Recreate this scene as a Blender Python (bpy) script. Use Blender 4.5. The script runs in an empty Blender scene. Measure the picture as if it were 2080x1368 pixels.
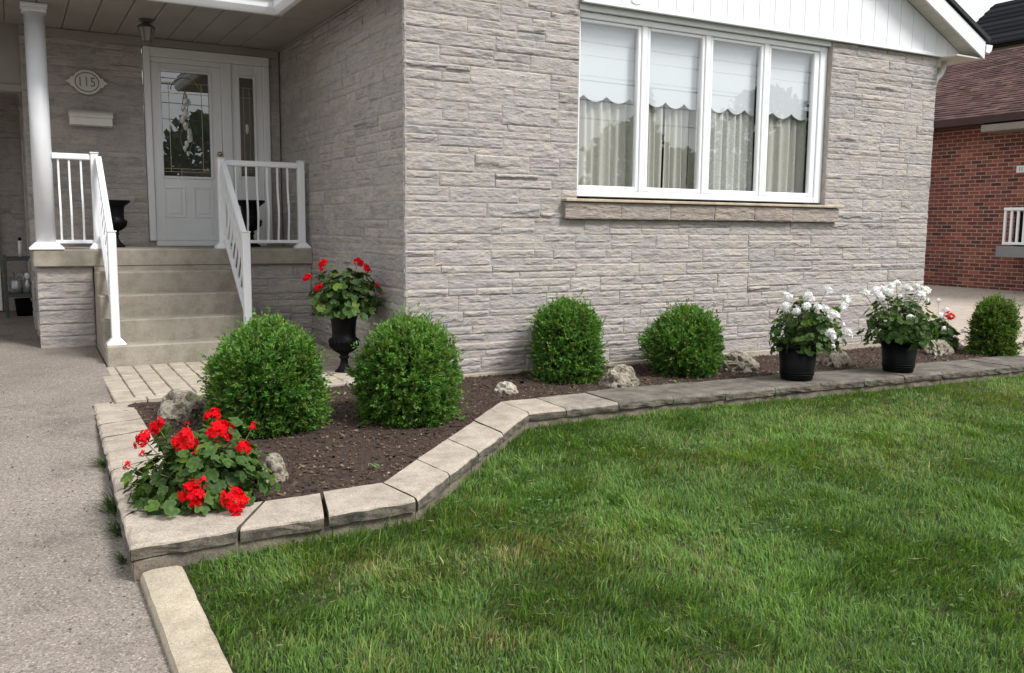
import bpy, math, random
import numpy as np
from mathutils import Matrix, Vector, Quaternion

SC = bpy.context.scene
COL = SC.collection
rnd = random.Random(11)
NR = np.random.RandomState(5)

# ------------------------------------------------------------------ camera
YAW, PITCH, ROLL = math.radians(29.24), math.radians(7.02), math.radians(-0.517)
CAM = Vector((-3.081, -7.491, 1.415))
fwd = Vector((math.sin(YAW) * math.cos(PITCH), math.cos(YAW) * math.cos(PITCH), -math.sin(PITCH)))
rgt0 = Vector((math.cos(YAW), -math.sin(YAW), 0))
dwn0 = fwd.cross(rgt0)
rgt = rgt0 * math.cos(ROLL) + dwn0 * math.sin(ROLL)
dwn = -rgt0 * math.sin(ROLL) + dwn0 * math.cos(ROLL)
cam = bpy.data.cameras.new('camera')
cam.lens = 31.5
cam.sensor_width = 36
cam.clip_start = 0.05
cam.clip_end = 2000
co = bpy.data.objects.new('camera', cam)
COL.objects.link(co)
m = Matrix.Identity(4)
for i in range(3):
    m[i][0], m[i][1], m[i][2], m[i][3] = rgt[i], -dwn[i], -fwd[i], CAM[i]
co.matrix_world = m
SC.camera = co
CAMN = np.array(CAM)
MV = np.array([rgt, dwn, fwd])

def project(P):
    p = (np.asarray(P, float) - CAMN) @ MV.T
    z = np.maximum(p[..., 2], 1e-3)
    return 1820 * p[..., 0] / z + 1040, 1820 * p[..., 1] / z + 684, p[..., 2]

# ------------------------------------------------------------------ world, sun, exposure
SUN_EL, SUN_AZ = math.radians(50), math.radians(146)     # azimuth clockwise from +Y
w = bpy.data.worlds.new('World')
SC.world = w
w.use_nodes = True
nt = w.node_tree
nt.nodes.clear()
sky = nt.nodes.new('ShaderNodeTexSky')
sky.sky_type = 'NISHITA'
sky.sun_disc = False
sky.sun_elevation = SUN_EL
sky.sun_rotation = SUN_AZ
sky.air_density = 1.0
sky.dust_density = 3.0
# thin overcast: a bright even cloud sheet, with soft broken cloud structure, in front of the clear sky
tc = nt.nodes.new('ShaderNodeTexCoord')
mp = nt.nodes.new('ShaderNodeMapping')
mp.inputs['Scale'].default_value = (1.5, 1.5, 4.0)
nz = nt.nodes.new('ShaderNodeTexNoise')
nz.inputs['Scale'].default_value = 1.6
nz.inputs['Detail'].default_value = 5
cr = nt.nodes.new('ShaderNodeValToRGB')
cr.color_ramp.elements[0].position = 0.3
cr.color_ramp.elements[0].color = (7.6, 8.1, 8.7, 1)
cr.color_ramp.elements[1].position = 0.7
cr.color_ramp.elements[1].color = (10.4, 10.3, 10.1, 1)
mx = nt.nodes.new('ShaderNodeMix')
mx.data_type = 'RGBA'
mx.inputs[0].default_value = 0.88
bg = nt.nodes.new('ShaderNodeBackground')
bg.inputs['Strength'].default_value = 0.05
wo = nt.nodes.new('ShaderNodeOutputWorld')
L = nt.links.new
L(tc.outputs['Generated'], mp.inputs[0])
L(mp.outputs[0], nz.inputs['Vector'])
L(nz.outputs['Fac'], cr.inputs[0])
L(sky.outputs[0], mx.inputs[6])
L(cr.outputs[0], mx.inputs[7])
L(mx.outputs[2], bg.inputs['Color'])
L(bg.outputs[0], wo.inputs['Surface'])

sl = bpy.data.lights.new('sun', 'SUN')
sl.energy = 1.5
sl.angle = math.radians(18)
sl.color = (1.0, 0.985, 0.96)
so = bpy.data.objects.new('sun', sl)
COL.objects.link(so)
sdir = Vector((math.sin(SUN_AZ) * math.cos(SUN_EL), math.cos(SUN_AZ) * math.cos(SUN_EL), math.sin(SUN_EL)))
so.rotation_euler = sdir.to_track_quat('Z', 'Y').to_euler()
so.location = (10, -20, 30)

vs = SC.view_settings
SC.display_settings.display_device = 'sRGB'
vs.view_transform = 'Standard'
vs.look = 'None'
vs.gamma = 1
vs.use_curve_mapping = False
vs.exposure = 1.5
SC.render.film_transparent = False
try:
    SC.cycles.use_denoising = True
    SC.cycles.max_bounces = 8
    SC.cycles.transparent_max_bounces = 12
except Exception:
    pass

# ------------------------------------------------------------------ noise
def _h(ix, iy, iz, s):
    n = (ix.astype(np.int64) * 73856093) ^ (iy.astype(np.int64) * 19349663) ^ (iz.astype(np.int64) * 83492791) ^ (s * 2654435761 % 4294967296)
    n = (n ^ (n >> 13)) * 1274126177 & 0xffffffff
    n = (n ^ (n >> 16)) * 2246822519 & 0xffffffff
    return ((n ^ (n >> 15)) & 0xffffff) / float(0xffffff)

def vnoise(P, s=0):
    P = np.asarray(P, float)
    i = np.floor(P)
    f = P - i
    f = f * f * (3 - 2 * f)
    out = 0
    for dx in (0, 1):
        for dy in (0, 1):
            for dz in (0, 1):
                wt = (f[:, 0] if dx else 1 - f[:, 0]) * (f[:, 1] if dy else 1 - f[:, 1]) * (f[:, 2] if dz else 1 - f[:, 2])
                out = out + wt * _h(i[:, 0] + dx, i[:, 1] + dy, i[:, 2] + dz, s)
    return out

def fbm(P, s=0, o=3):
    a, t, n = 1.0, 0.0, 0.0
    P = np.asarray(P, float)
    for k in range(o):
        t = t + a * vnoise(P * (2.03 ** k), s + k * 17)
        n += a
        a *= 0.5
    return t / n

# ------------------------------------------------------------------ objects
WLOC = {}

def wl(o):
    return WLOC.get(o.name, Vector((0, 0, 0))) if o is not None else Vector((0, 0, 0))

def tag(o, label=None, cat=None, group=None, kind=None):
    if label: o['label'] = label
    if cat: o['category'] = cat
    if group: o['group'] = group
    if kind: o['kind'] = kind
    return o

def thing(name, loc, label, cat, group=None):
    o = bpy.data.objects.new(name, None)
    o.empty_display_size = 0.1
    COL.objects.link(o)
    o.location = loc
    WLOC[o.name] = Vector(loc)
    return tag(o, label, cat, group)

class MB:
    def __init__(s):
        s.v, s.f, s.mi, s.c = [], [], [], []
        s.n = 0
    def add(s, verts, faces, mi=0, col=None):
        verts = np.asarray(verts, float).reshape(-1, 3)
        s.v.append(verts)
        for f in faces:
            s.f.append(tuple(int(i) + s.n for i in f))
            s.mi.append(mi)
        if col is not None:
            col = np.asarray(col, float)
            if col.ndim == 1:
                col = np.tile(col, (len(verts), 1))
            s.c.append(col)
        else:
            s.c.append(np.tile([1.0, 1.0, 1.0], (len(verts), 1)))
        s.n += len(verts)
        return s
    def box(s, a, b, mi=0, col=None):
        x0, x1 = sorted((a[0], b[0])); y0, y1 = sorted((a[1], b[1])); z0, z1 = sorted((a[2], b[2]))
        v = [(x0, y0, z0), (x1, y0, z0), (x1, y1, z0), (x0, y1, z0), (x0, y0, z1), (x1, y0, z1), (x1, y1, z1), (x0, y1, z1)]
        return s.add(v, [(0, 3, 2, 1), (4, 5, 6, 7), (0, 1, 5, 4), (1, 2, 6, 5), (2, 3, 7, 6), (3, 0, 4, 7)], mi, col)
    def bbox(s, a, b, e=0.004, mi=0, col=None):      # box with bevelled edges
        lo = np.minimum(a, b).astype(float); hi = np.maximum(a, b).astype(float)
        e = min(e, 0.45 * (hi - lo).min())
        V, idx = [], {}
        for sx in (0, 1):
            for sy in (0, 1):
                for sz in (0, 1):
                    for ax in range(3):
                        p = []
                        for k, sg in enumerate((sx, sy, sz)):
                            q = hi[k] if sg else lo[k]
                            if k != ax: q += -e if sg else e
                            p.append(q)
                        idx[(sx, sy, sz, ax)] = len(V); V.append(p)
        F = []
        for ax in range(3):
            o = [k for k in range(3) if k != ax]
            for sg in (0, 1):
                r = []
                for (p, q) in ((0, 0), (1, 0), (1, 1), (0, 1)):
                    t = [0, 0, 0]; t[ax] = sg; t[o[0]] = p; t[o[1]] = q
                    r.append(idx[(t[0], t[1], t[2], ax)])
                flip = (sg == 0) ^ (ax == 1)
                F.append(tuple(r[::-1] if flip else r))
        for ax in range(3):
            o = [k for k in range(3) if k != ax]
            for p in (0, 1):
                for q in (0, 1):
                    def g(sg, which):
                        t = [0, 0, 0]; t[ax] = sg; t[o[0]] = p; t[o[1]] = q
                        return idx[(t[0], t[1], t[2], which)]
                    F.append((g(0, o[0]), g(1, o[0]), g(1, o[1]), g(0, o[1])))
        for sx in (0, 1):
            for sy in (0, 1):
                for sz in (0, 1):
                    F.append(tuple(idx[(sx, sy, sz, k)] for k in range(3)))
        return s.add(V, F, mi, col)
    def prism(s, poly, axis, a, b, mi=0, col=None):   # polygon (2D) swept along an axis from a to b
        n = len(poly)
        V = []
        for t in (a, b):
            for p in poly:
                q = [p[0], p[1]]
                q.insert(axis, t)
                V.append(q)
        F = [tuple(range(n))[::-1], tuple(range(n, 2 * n))] + [(i, (i + 1) % n, n + (i + 1) % n, n + i) for i in range(n)]
        return s.add(V, F, mi, col)
    def lathe(s, prof, c, n=20, mi=0, cap=True, col=None):
        V, F = [], []
        for r, z in prof:
            for k in range(n):
                a = 2 * math.pi * k / n
                V.append((c[0] + r * math.cos(a), c[1] + r * math.sin(a), c[2] + z))
        for i in range(len(prof) - 1):
            for k in range(n):
                F.append((i * n + k, i * n + (k + 1) % n, (i + 1) * n + (k + 1) % n, (i + 1) * n + k))
        if cap:
            F.append(tuple(range(n))[::-1])
            F.append(tuple(range((len(prof) - 1) * n, len(prof) * n)))
        return s.add(V, F, mi, col)
    def tube(s, pts, r, n=8, mi=0, col=None):
        pts = [Vector(p) for p in pts]
        V, F = [], []
        rr = r if hasattr(r, '__len__') else [r] * len(pts)
        up = Vector((0, 0, 1))
        for i, p in enumerate(pts):
            d = (pts[min(i + 1, len(pts) - 1)] - pts[max(i - 1, 0)]).normalized()
            a = d.cross(up)
            if a.length < 1e-3: a = d.cross(Vector((1, 0, 0)))
            a.normalize(); b = d.cross(a)
            for k in range(n):
                t = 2 * math.pi * k / n
                V.append(p + (a * math.cos(t) + b * math.sin(t)) * rr[i])
        for i in range(len(pts) - 1):
            for k in range(n):
                F.append((i * n + k, i * n + (k + 1) % n, (i + 1) * n + (k + 1) % n, (i + 1) * n + k))
        F.append(tuple(range(n))[::-1]); F.append(tuple(range((len(pts) - 1) * n, len(pts) * n)))
        return s.add(V, F, mi, col)
    def bar(s, p, q, wd, th, mi=0, side=None):         # rectangular bar from p to q
        p, q = Vector(p), Vector(q)
        d = (q - p).normalized()
        a = Vector(side).normalized() if side else d.cross(Vector((0, 0, 1))).normalized()
        b = d.cross(a).normalized()
        V = []
        for t in (p, q):
            for sa, sb in ((-1, -1), (1, -1), (1, 1), (-1, 1)):
                V.append(t + a * sa * wd / 2 + b * sb * th / 2)
        return s.add(V, [(3, 2, 1, 0), (4, 5, 6, 7), (0, 1, 5, 4), (1, 2, 6, 5), (2, 3, 7, 6), (3, 0, 4, 7)], mi)
    def build(s, name, mats, parent=None, smooth=False, fix=True):
        V = np.concatenate(s.v)
        lo, hi = V.min(0), V.max(0)
        org = Vector(((lo[0] + hi[0]) / 2, (lo[1] + hi[1]) / 2, lo[2]))
        me = bpy.data.meshes.new(name)
        me.from_pydata((V - np.array(org)).tolist(), [], s.f)
        mats = mats if isinstance(mats, (list, tuple)) else [mats]
        for mm in mats: me.materials.append(mm)
        if len(mats) > 1:
            me.polygons.foreach_set('material_index', s.mi)
        if smooth:
            me.polygons.foreach_set('use_smooth', [True] * len(me.polygons))
        at = me.attributes.new('tint', 'FLOAT_COLOR', 'POINT')
        C = np.concatenate(s.c)
        at.data.foreach_set('color', np.concatenate([C, np.ones((len(C), 1))], 1).astype(np.float32).ravel())
        if fix:
            import bmesh
            bm = bmesh.new(); bm.from_mesh(me)
            bmesh.ops.recalc_face_normals(bm, faces=bm.faces)
            bm.to_mesh(me); bm.free()
        me.update()
        o = bpy.data.objects.new(name, me)
        COL.objects.link(o)
        if parent is not None: o.parent = parent
        o.location = org - wl(parent)
        WLOC[o.name] = org
        return o

def big_mesh(name, V, F, mat, col=None, smooth=False, parent=None):
    """numpy mesh, all faces with the same vertex count"""
    V = np.asarray(V, np.float32); F = np.asarray(F, np.int32)
    me = bpy.data.meshes.new(name)
    k = F.shape[1]
    me.vertices.add(len(V)); me.vertices.foreach_set('co', V.ravel())
    me.loops.add(F.size); me.loops.foreach_set('vertex_index', F.ravel())
    me.polygons.add(len(F))
    me.polygons.foreach_set('loop_start', np.arange(0, F.size, k, dtype=np.int32))
    me.polygons.foreach_set('loop_total', np.full(len(F), k, np.int32))
    if smooth: me.polygons.foreach_set('use_smooth', np.ones(len(F), bool))
    me.materials.append(mat)
    if col is not None:
        at = me.attributes.new('tint', 'FLOAT_COLOR', 'POINT')
        at.data.foreach_set('color', np.concatenate([col, np.ones((len(col), 1))], 1).astype(np.float32).ravel())
    me.update(calc_edges=True)
    me.validate()
    o = bpy.data.objects.new(name, me)
    COL.objects.link(o)
    if parent is not None:
        o.parent = parent
        o.location = -wl(parent)
    return o

# ------------------------------------------------------------------ materials
def nodes(name):
    mm = bpy.data.materials.new(name)
    mm.use_nodes = True
    t = mm.node_tree
    t.nodes.clear()
    out = t.nodes.new('ShaderNodeOutputMaterial')
    b = t.nodes.new('ShaderNodeBsdfPrincipled')
    t.links.new(b.outputs[0], out.inputs['Surface'])
    return mm, t, b, out

def noise(t, scale, detail=4, rough=0.55, stretch=None, obj=False):
    if obj:
        g = t.nodes.new('ShaderNodeTexCoord').outputs['Object']
    else:
        g = t.nodes.new('ShaderNodeNewGeometry').outputs['Position']
    n = t.nodes.new('ShaderNodeTexNoise')
    n.inputs['Scale'].default_value = scale
    n.inputs['Detail'].default_value = detail
    n.inputs['Roughness'].default_value = rough
    if stretch:
        mpn = t.nodes.new('ShaderNodeMapping')
        mpn.inputs['Scale'].default_value = stretch
        t.links.new(g, mpn.inputs[0]); g = mpn.outputs[0]
    t.links.new(g, n.inputs['Vector'])
    return n.outputs['Fac']

def ramp(t, fac, stops):
    r = t.nodes.new('ShaderNodeValToRGB')
    e = r.color_ramp.elements
    e[0].position, e[0].color = stops[0][0], (*stops[0][1], 1)
    e[1].position, e[1].color = stops[-1][0], (*stops[-1][1], 1)
    for p, c in stops[1:-1]:
        x = e.new(p); x.color = (*c, 1)
    t.links.new(fac, r.inputs[0])
    return r.outputs[0]

def mixc(t, a, b, fac=1.0, mode='MULTIPLY'):
    n = t.nodes.new('ShaderNodeMix')
    n.data_type = 'RGBA'; n.blend_type = mode
    if hasattr(fac, 'links') or not isinstance(fac, (int, float)):
        t.links.new(fac, n.inputs[0])
    else:
        n.inputs[0].default_value = fac
    for s_, q in ((6, a), (7, b)):
        if isinstance(q, tuple): n.inputs[s_].default_value = (*q, 1)
        else: t.links.new(q, n.inputs[s_])
    return n.outputs[2]

def tint(t):
    a = t.nodes.new('ShaderNodeAttribute')
    a.attribute_name = 'tint'
    return a.outputs['Color']

def bump(t, b, h, strength=0.3, dist=0.01):
    n = t.nodes.new('ShaderNodeBump')
    n.inputs['Strength'].default_value = strength
    n.inputs['Distance'].default_value = dist
    t.links.new(h, n.inputs['Height'])
    t.links.new(n.outputs[0], b.inputs['Normal'])

def g3(v): return (v, v, v)

def plain(name, col, rough=0.5, var=0.12, scale=6, bmp=0.0, bscale=60, metal=0.0, spec=None, grime=None):
    mm, t, b, o = nodes(name)
    n = noise(t, scale, 5)
    c = mixc(t, col, ramp(t, n, [(0.3, g3(1 - var)), (0.7, g3(1 + var * 0.4))]))
    if grime:
        g = noise(t, 2.3, 8, 0.7)
        c = mixc(t, c, grime, ramp(t, g, [(0.5, g3(0)), (0.75, g3(0.55))]), 'MIX')
    t.links.new(c, b.inputs['Base Color'])
    b.inputs['Roughness'].default_value = rough
    b.inputs['Metallic'].default_value = metal
    if spec is not None: b.inputs['Specular IOR Level'].default_value = spec
    if bmp: bump(t, b, noise(t, bscale, 5), bmp, 0.004)
    return mm

M = {}
M['white'] = plain('white_vinyl', (0.80, 0.81, 0.83), 0.42, 0.05, 5)
M['whitetrim'] = plain('white_trim', (0.78, 0.78, 0.78), 0.45, 0.07, 3)
M['soffit'] = plain('soffit_beige', (0.58, 0.55, 0.49), 0.5, 0.09, 3)
M['porchsoffit'] = plain('porch_soffit_shade_tone', (0.30, 0.28, 0.245), 0.5, 0.12, 3)  # soffit beige darkened: the shade under the porch is put into the colour
M['frame'] = plain('window_white', (0.82, 0.83, 0.84), 0.35, 0.03, 4)
M['door'] = plain('door_paint', (0.74, 0.745, 0.75), 0.4, 0.04, 5)
M['black'] = plain('black_resin', (0.004, 0.004, 0.0045), 0.5, 0.3, 14, 0.15, 90, spec=0.12)
M['urn'] = plain('black_cast_iron', (0.005, 0.005, 0.006), 0.5, 0.3, 20, 0.2, 120, spec=0.14)
M['dark'] = plain('dark_interior', (0.10, 0.095, 0.09), 0.8, 0.2, 2)
M['brass'] = plain('brass', (0.42, 0.34, 0.17), 0.35, 0.1, 10, metal=1.0)
M['cartmetal'] = plain('grey_green_metal', (0.05, 0.06, 0.06), 0.45, 0.3, 10)
M['lantern'] = plain('lantern_pewter', (0.16, 0.15, 0.14), 0.45, 0.2, 20, metal=0.5)
M['mortar'] = plain('mortar', (0.42, 0.38, 0.345), 0.9, 0.2, 12, 0.3, 150)
M['plaque'] = plain('plaque_cream', (0.62, 0.61, 0.55), 0.5, 0.06, 10)
M['plaquedark'] = plain('plaque_grey', (0.16, 0.16, 0.155), 0.5, 0.1, 10)
M['mailbox'] = plain('mailbox_cream', (0.72, 0.70, 0.64), 0.4, 0.08, 7)
M['gutterbrown'] = plain('brown_metal', (0.045, 0.02, 0.018), 0.4, 0.2, 5)
M['roofblack'] = plain('roof_edge_black', (0.02, 0.02, 0.022), 0.85, 0.3, 20, 0.4, 80)
M['greypaint'] = plain('grey_paint', (0.20, 0.205, 0.22), 0.5, 0.1, 4)
M['signwhite'] = plain('sign_white', (0.75, 0.75, 0.72), 0.5, 0.05, 4)
M['brickmortar'] = plain('brick_mortar', (0.36, 0.27, 0.22), 0.9, 0.2, 10)
M['stem'] = plain('green_stem', (0.10, 0.14, 0.04), 0.6, 0.2, 30)
M['bark'] = plain('brown_bark', (0.07, 0.05, 0.035), 0.9, 0.3, 30, 0.4, 60)
M['cable'] = plain('cable_black', (0.02, 0.02, 0.02), 0.6, 0.1, 3)
M['polewood'] = plain('pole_wood', (0.14, 0.11, 0.08), 0.9, 0.2, 3)
M['galv'] = plain('galvanised', (0.42, 0.44, 0.45), 0.4, 0.2, 12, metal=0.6)
M['bottle'] = plain('white_plastic', (0.75, 0.75, 0.72), 0.4, 0.05, 4)
M['asphaltroad'] = plain('road_asphalt', (0.06, 0.06, 0.06), 0.9, 0.25, 4, 0.3, 60)
M['farwall'] = plain('far_wall', (0.35, 0.28, 0.22), 0.8, 0.15, 2)

# split-faced limestone veneer
mm, t, b, o = nodes('split_face_stone')
c = tint(t)
n1 = noise(t, 5.5, 7, 0.65, (1, 1, 2.2))
c = mixc(t, c, ramp(t, n1, [(0.30, (0.74, 0.75, 0.80)), (0.47, (0.98, 0.98, 1.0)), (0.70, (1.14, 1.10, 1.02))]))
n2 = noise(t, 38, 7, 0.7, (0.6, 0.6, 1.8))
c = mixc(t, c, ramp(t, n2, [(0.3, g3(0.78)), (0.5, g3(1.0)), (0.75, g3(1.12))]))
n4 = noise(t, 11, 5, 0.6, (0.5, 0.5, 3.0))
c = mixc(t, c, (0.60, 0.58, 0.61), ramp(t, n4, [(0.58, g3(0)), (0.68, g3(0.5))]), 'MULTIPLY')
t.links.new(c, b.inputs['Base Color'])
b.inputs['Roughness'].default_value = 0.88
b.inputs['Specular IOR Level'].default_value = 0.25
hh = noise(t, 34, 8, 0.72, (0.7, 0.7, 1.6))
bump(t, b, hh, 0.9, 0.016)
M['stone'] = mm

# poured concrete
def concrete(name, col, dark, sc=2.2, grain=0.25):
    mm, t, b, o = nodes(name)
    n = noise(t, sc, 8, 0.65)
    c = ramp(t, n, [(0.3, dark), (0.62, col)])
    n3 = noise(t, 190, 3, 0.6)
    c = mixc(t, c, ramp(t, n3, [(0.3, g3(1 - grain)), (0.6, g3(1.0)), (0.75, g3(1 + grain * 0.6))]))
    n4 = noise(t, 7, 7, 0.7)
    c = mixc(t, c, ramp(t, n4, [(0.32, (0.74, 0.73, 0.70)), (0.55, (1, 1, 1))]))
    n5 = noise(t, 75, 6, 0.75)
    c = mixc(t, c, ramp(t, n5, [(0.30, g3(1 - grain)), (0.48, g3(1.0)), (0.7, g3(1 + grain * 0.3))]))
    t.links.new(c, b.inputs['Base Color'])
    b.inputs['Roughness'].default_value = 0.9
    b.inputs['Specular IOR Level'].default_value = 0.25
    bump(t, b, n5, 0.6, 0.006)
    return mm
M['steps'] = concrete('step_concrete', (0.39, 0.35, 0.288), (0.29, 0.26, 0.215))
M['kerb'] = concrete('kerb_concrete', (0.50, 0.43, 0.325), (0.40, 0.345, 0.265), 3.0, 0.35)
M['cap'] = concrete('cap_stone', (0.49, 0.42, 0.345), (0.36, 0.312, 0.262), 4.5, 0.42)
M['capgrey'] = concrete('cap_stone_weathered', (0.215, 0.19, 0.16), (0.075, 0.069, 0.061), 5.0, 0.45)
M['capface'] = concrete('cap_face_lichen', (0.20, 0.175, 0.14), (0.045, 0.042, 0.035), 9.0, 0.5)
M['blockface'] = concrete('base_block', (0.27, 0.225, 0.175), (0.12, 0.105, 0.085), 6.0, 0.4)
M['paver'] = concrete('paver', (0.46, 0.40, 0.32), (0.38, 0.335, 0.275), 5.0, 0.2)
M['neighdrive'] = concrete('pale_drive', (0.46, 0.39, 0.33), (0.40, 0.34, 0.29), 0.8, 0.12)
M['sill'] = concrete('sill_stone', (0.40, 0.33, 0.26), (0.27, 0.225, 0.19), 9.0, 0.3)
M['silltop'] = concrete('sill_slab', (0.56, 0.47, 0.35), (0.46, 0.39, 0.29), 6.0, 0.2)

# old worn driveway with exposed stone
mm, t, b, o = nodes('driveway_asphalt')
gpos = t.nodes.new('ShaderNodeNewGeometry').outputs['Position']
vo = t.nodes.new('ShaderNodeTexVoronoi')
vo.inputs['Scale'].default_value = 125
t.links.new(gpos, vo.inputs['Vector'])
sepc = t.nodes.new('ShaderNodeSeparateColor')
t.links.new(vo.outputs['Color'], sepc.inputs[0])
c = ramp(t, sepc.outputs[0], [(0.0, (0.135, 0.114, 0.098)), (0.3, (0.218, 0.186, 0.160)), (0.85, (0.252, 0.216, 0.188)), (0.99, (0.36, 0.32, 0.28))])
n = noise(t, 1.2, 7, 0.6)
c = mixc(t, c, ramp(t, n, [(0.28, g3(0.74)), (0.5, g3(1.0)), (0.7, g3(1.14))]))
ns = noise(t, 0.55, 9, 0.72)
c = mixc(t, c, ramp(t, ns, [(0.36, (0.66, 0.65, 0.65)), (0.46, (1, 1, 1))]))
n3 = noise(t, 260, 4, 0.6)
c = mixc(t, c, ramp(t, n3, [(0.3, g3(0.78)), (0.6, g3(1.06))]))
t.links.new(c, b.inputs['Base Color'])
b.inputs['Roughness'].default_value = 0.95
b.inputs['Specular IOR Level'].default_value = 0.2
bump(t, b, vo.outputs['Distance'], 0.45, 0.006)
M['drive'] = mm

# mulch / soil / lawn soil
mm, t, b, o = nodes('mulch_soil')
n = noise(t, 45, 7, 0.7)
c = ramp(t, n, [(0.3, (0.018, 0.010, 0.006)), (0.55, (0.052, 0.030, 0.019)), (0.75, (0.10, 0.062, 0.040))])
t.links.new(c, b.inputs['Base Color'])
b.inputs['Roughness'].default_value = 0.95
bump(t, b, n, 1.0, 0.02)
M['soil'] = mm
mm, t, b, o = nodes('lawn_thatch')
n = noise(t, 60, 6, 0.7)
n2 = noise(t, 1.3, 4)
c = ramp(t, n, [(0.3, (0.018, 0.022, 0.008)), (0.6, (0.05, 0.055, 0.018)), (0.8, (0.13, 0.105, 0.05))])
t.links.new(c, b.inputs['Base Color'])
b.inputs['Roughness'].default_value = 1.0
bump(t, b, n, 1.0, 0.02)
M['thatch'] = mm

def leafmat(name, gloss=0.45, trans=0.35, vein=False, objrand=False, spec=0.4, trc=(1.25, 1.35, 0.6)):
    mm, t, b, o = nodes(name)
    c = tint(t)
    if objrand:
        oi = t.nodes.new('ShaderNodeObjectInfo')
        c = mixc(t, c, ramp(t, oi.outputs['Random'], [(0.0, (0.42, 0.50, 0.46)), (0.6, (0.78, 0.84, 0.78)), (0.9, (1.1, 1.05, 0.8)), (1.0, (1.7, 1.35, 0.7))]))
    n = noise(t, 70, 3)
    c = mixc(t, c, ramp(t, n, [(0.3, g3(0.8)), (0.7, g3(1.12))]))
    t.links.new(c, b.inputs['Base Color'])
    b.inputs['Roughness'].default_value = gloss
    b.inputs['Specular IOR Level'].default_value = spec
    tr = t.nodes.new('ShaderNodeBsdfTranslucent')
    cc = mixc(t, c, trc)
    t.links.new(cc, tr.inputs['Color'])
    ms = t.nodes.new('ShaderNodeMixShader')
    ms.inputs[0].default_value = trans
    t.links.new(b.outputs[0], ms.inputs[1]); t.links.new(tr.outputs[0], ms.inputs[2])
    t.links.new(ms.outputs[0], o.inputs['Surface'])
    return mm
M['grass'] = leafmat('grass_blade', 0.55, 0.35, spec=0.3)
M['box'] = leafmat('boxwood_leaf', 0.5, 0.3, spec=0.3)
M['gerleaf'] = leafmat('geranium_leaf', 0.55, 0.25, objrand=True, spec=0.2)
M['gerinner'] = leafmat('geranium_inner_leaf', 0.55, 0.25, spec=0.2)
M['petal'] = leafmat('petal', 0.6, 0.25, spec=0.05, trc=(1.0, 1.0, 1.0))
M['treeleaf'] = leafmat('tree_leaf', 0.6, 0.2)

mm, t, b, o = nodes('chip')
c = tint(t)
t.links.new(c, b.inputs['Base Color']); b.inputs['Roughness'].default_value = 0.95
M['chip'] = mm

# weathered limestone boulders
mm, t, b, o = nodes('pitted_limestone')
n = noise(t, 9, 7, 0.7)
n2 = noise(t, 28, 5, 0.6)
c = ramp(t, n, [(0.3, (0.07, 0.06, 0.045)), (0.46, (0.26, 0.225, 0.17)), (0.68, (0.45, 0.405, 0.335))])
c = mixc(t, c, ramp(t, n2, [(0.33, g3(0.25)), (0.5, g3(1.0))]))
t.links.new(c, b.inputs['Base Color']); b.inputs['Roughness'].default_value = 0.95
bump(t, b, n2, 1.0, 0.03)
M['rock'] = mm

# brick with a tone of its own per brick, shingles
mm, t, b, o = nodes('red_brick')
oi = t.nodes.new('ShaderNodeObjectInfo')
c = mixc(t, tint(t), ramp(t, oi.outputs['Random'], [(0.0, (0.62, 0.6, 0.62)), (0.3, (0.88, 0.85, 0.85)), (0.7, (1.03, 1, 1)), (1.0, (1.22, 1.16, 1.1))]))
n = noise(t, 60, 5, 0.6)
c = mixc(t, c, ramp(t, n, [(0.3, g3(0.75)), (0.7, g3(1.15))]))
t.links.new(c, b.inputs['Base Color']); b.inputs['Roughness'].default_value = 0.9
bump(t, b, n, 0.4, 0.004)
M['brick'] = mm
def shingle(name):
    mm, t, b, o = nodes(name)
    n = noise(t, 45, 6, 0.7)
    c = mixc(t, tint(t), ramp(t, n, [(0.3, g3(0.6)), (0.7, g3(1.3))]))
    t.links.new(c, b.inputs['Base Color']); b.inputs['Roughness'].default_value = 0.95
    b.inputs['Specular IOR Level'].default_value = 0.2
    bump(t, b, n, 0.5, 0.006)
    return mm
M['shingle'] = shingle('asphalt_shingle')

# window glass: double glazing, mirror by Fresnel over clear
def glass(name, ior=1.75, tintc=(0.97, 0.985, 0.985)):
    mm, t, b, o = nodes(name)
    t.nodes.remove(b)
    # Schlick reflection of a double pane, the same from both sides
    ge = t.nodes.new('ShaderNodeNewGeometry')
    def mth(op, a, b_=None):
        q = t.nodes.new('ShaderNodeMath'); q.operation = op
        for k_, v_ in enumerate((a, b_)):
            if v_ is None: continue
            if isinstance(v_, (int, float)): q.inputs[k_].default_value = v_
            else: t.links.new(v_, q.inputs[k_])
        return q.outputs[0]
    dt = t.nodes.new('ShaderNodeVectorMath'); dt.operation = 'DOT_PRODUCT'
    t.links.new(ge.outputs['Incoming'], dt.inputs[0]); t.links.new(ge.outputs['Normal'], dt.inputs[1])
    f0 = ior
    fr_out = mth('ADD', mth('MULTIPLY', mth('POWER', mth('SUBTRACT', 1.0, mth('ABSOLUTE', dt.outputs['Value'])), 4.0), 1 - f0), f0)
    g = t.nodes.new('ShaderNodeBsdfGlossy'); g.inputs['Roughness'].default_value = 0.0
    g.inputs['Color'].default_value = (0.95, 0.98, 1, 1)
    tr = t.nodes.new('ShaderNodeBsdfTransparent'); tr.inputs[0].default_value = (*tintc, 1)
    ms = t.nodes.new('ShaderNodeMixShader')
    t.links.new(fr_out, ms.inputs[0]); t.links.new(tr.outputs[0], ms.inputs[1]); t.links.new(g.outputs[0], ms.inputs[2])
    t.links.new(ms.outputs[0], o.inputs['Surface'])
    return mm
M['glass'] = glass('window_glass', 0.15)
M['doorglass'] = glass('door_glass', 0.17, (0.75, 0.78, 0.78))
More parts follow.
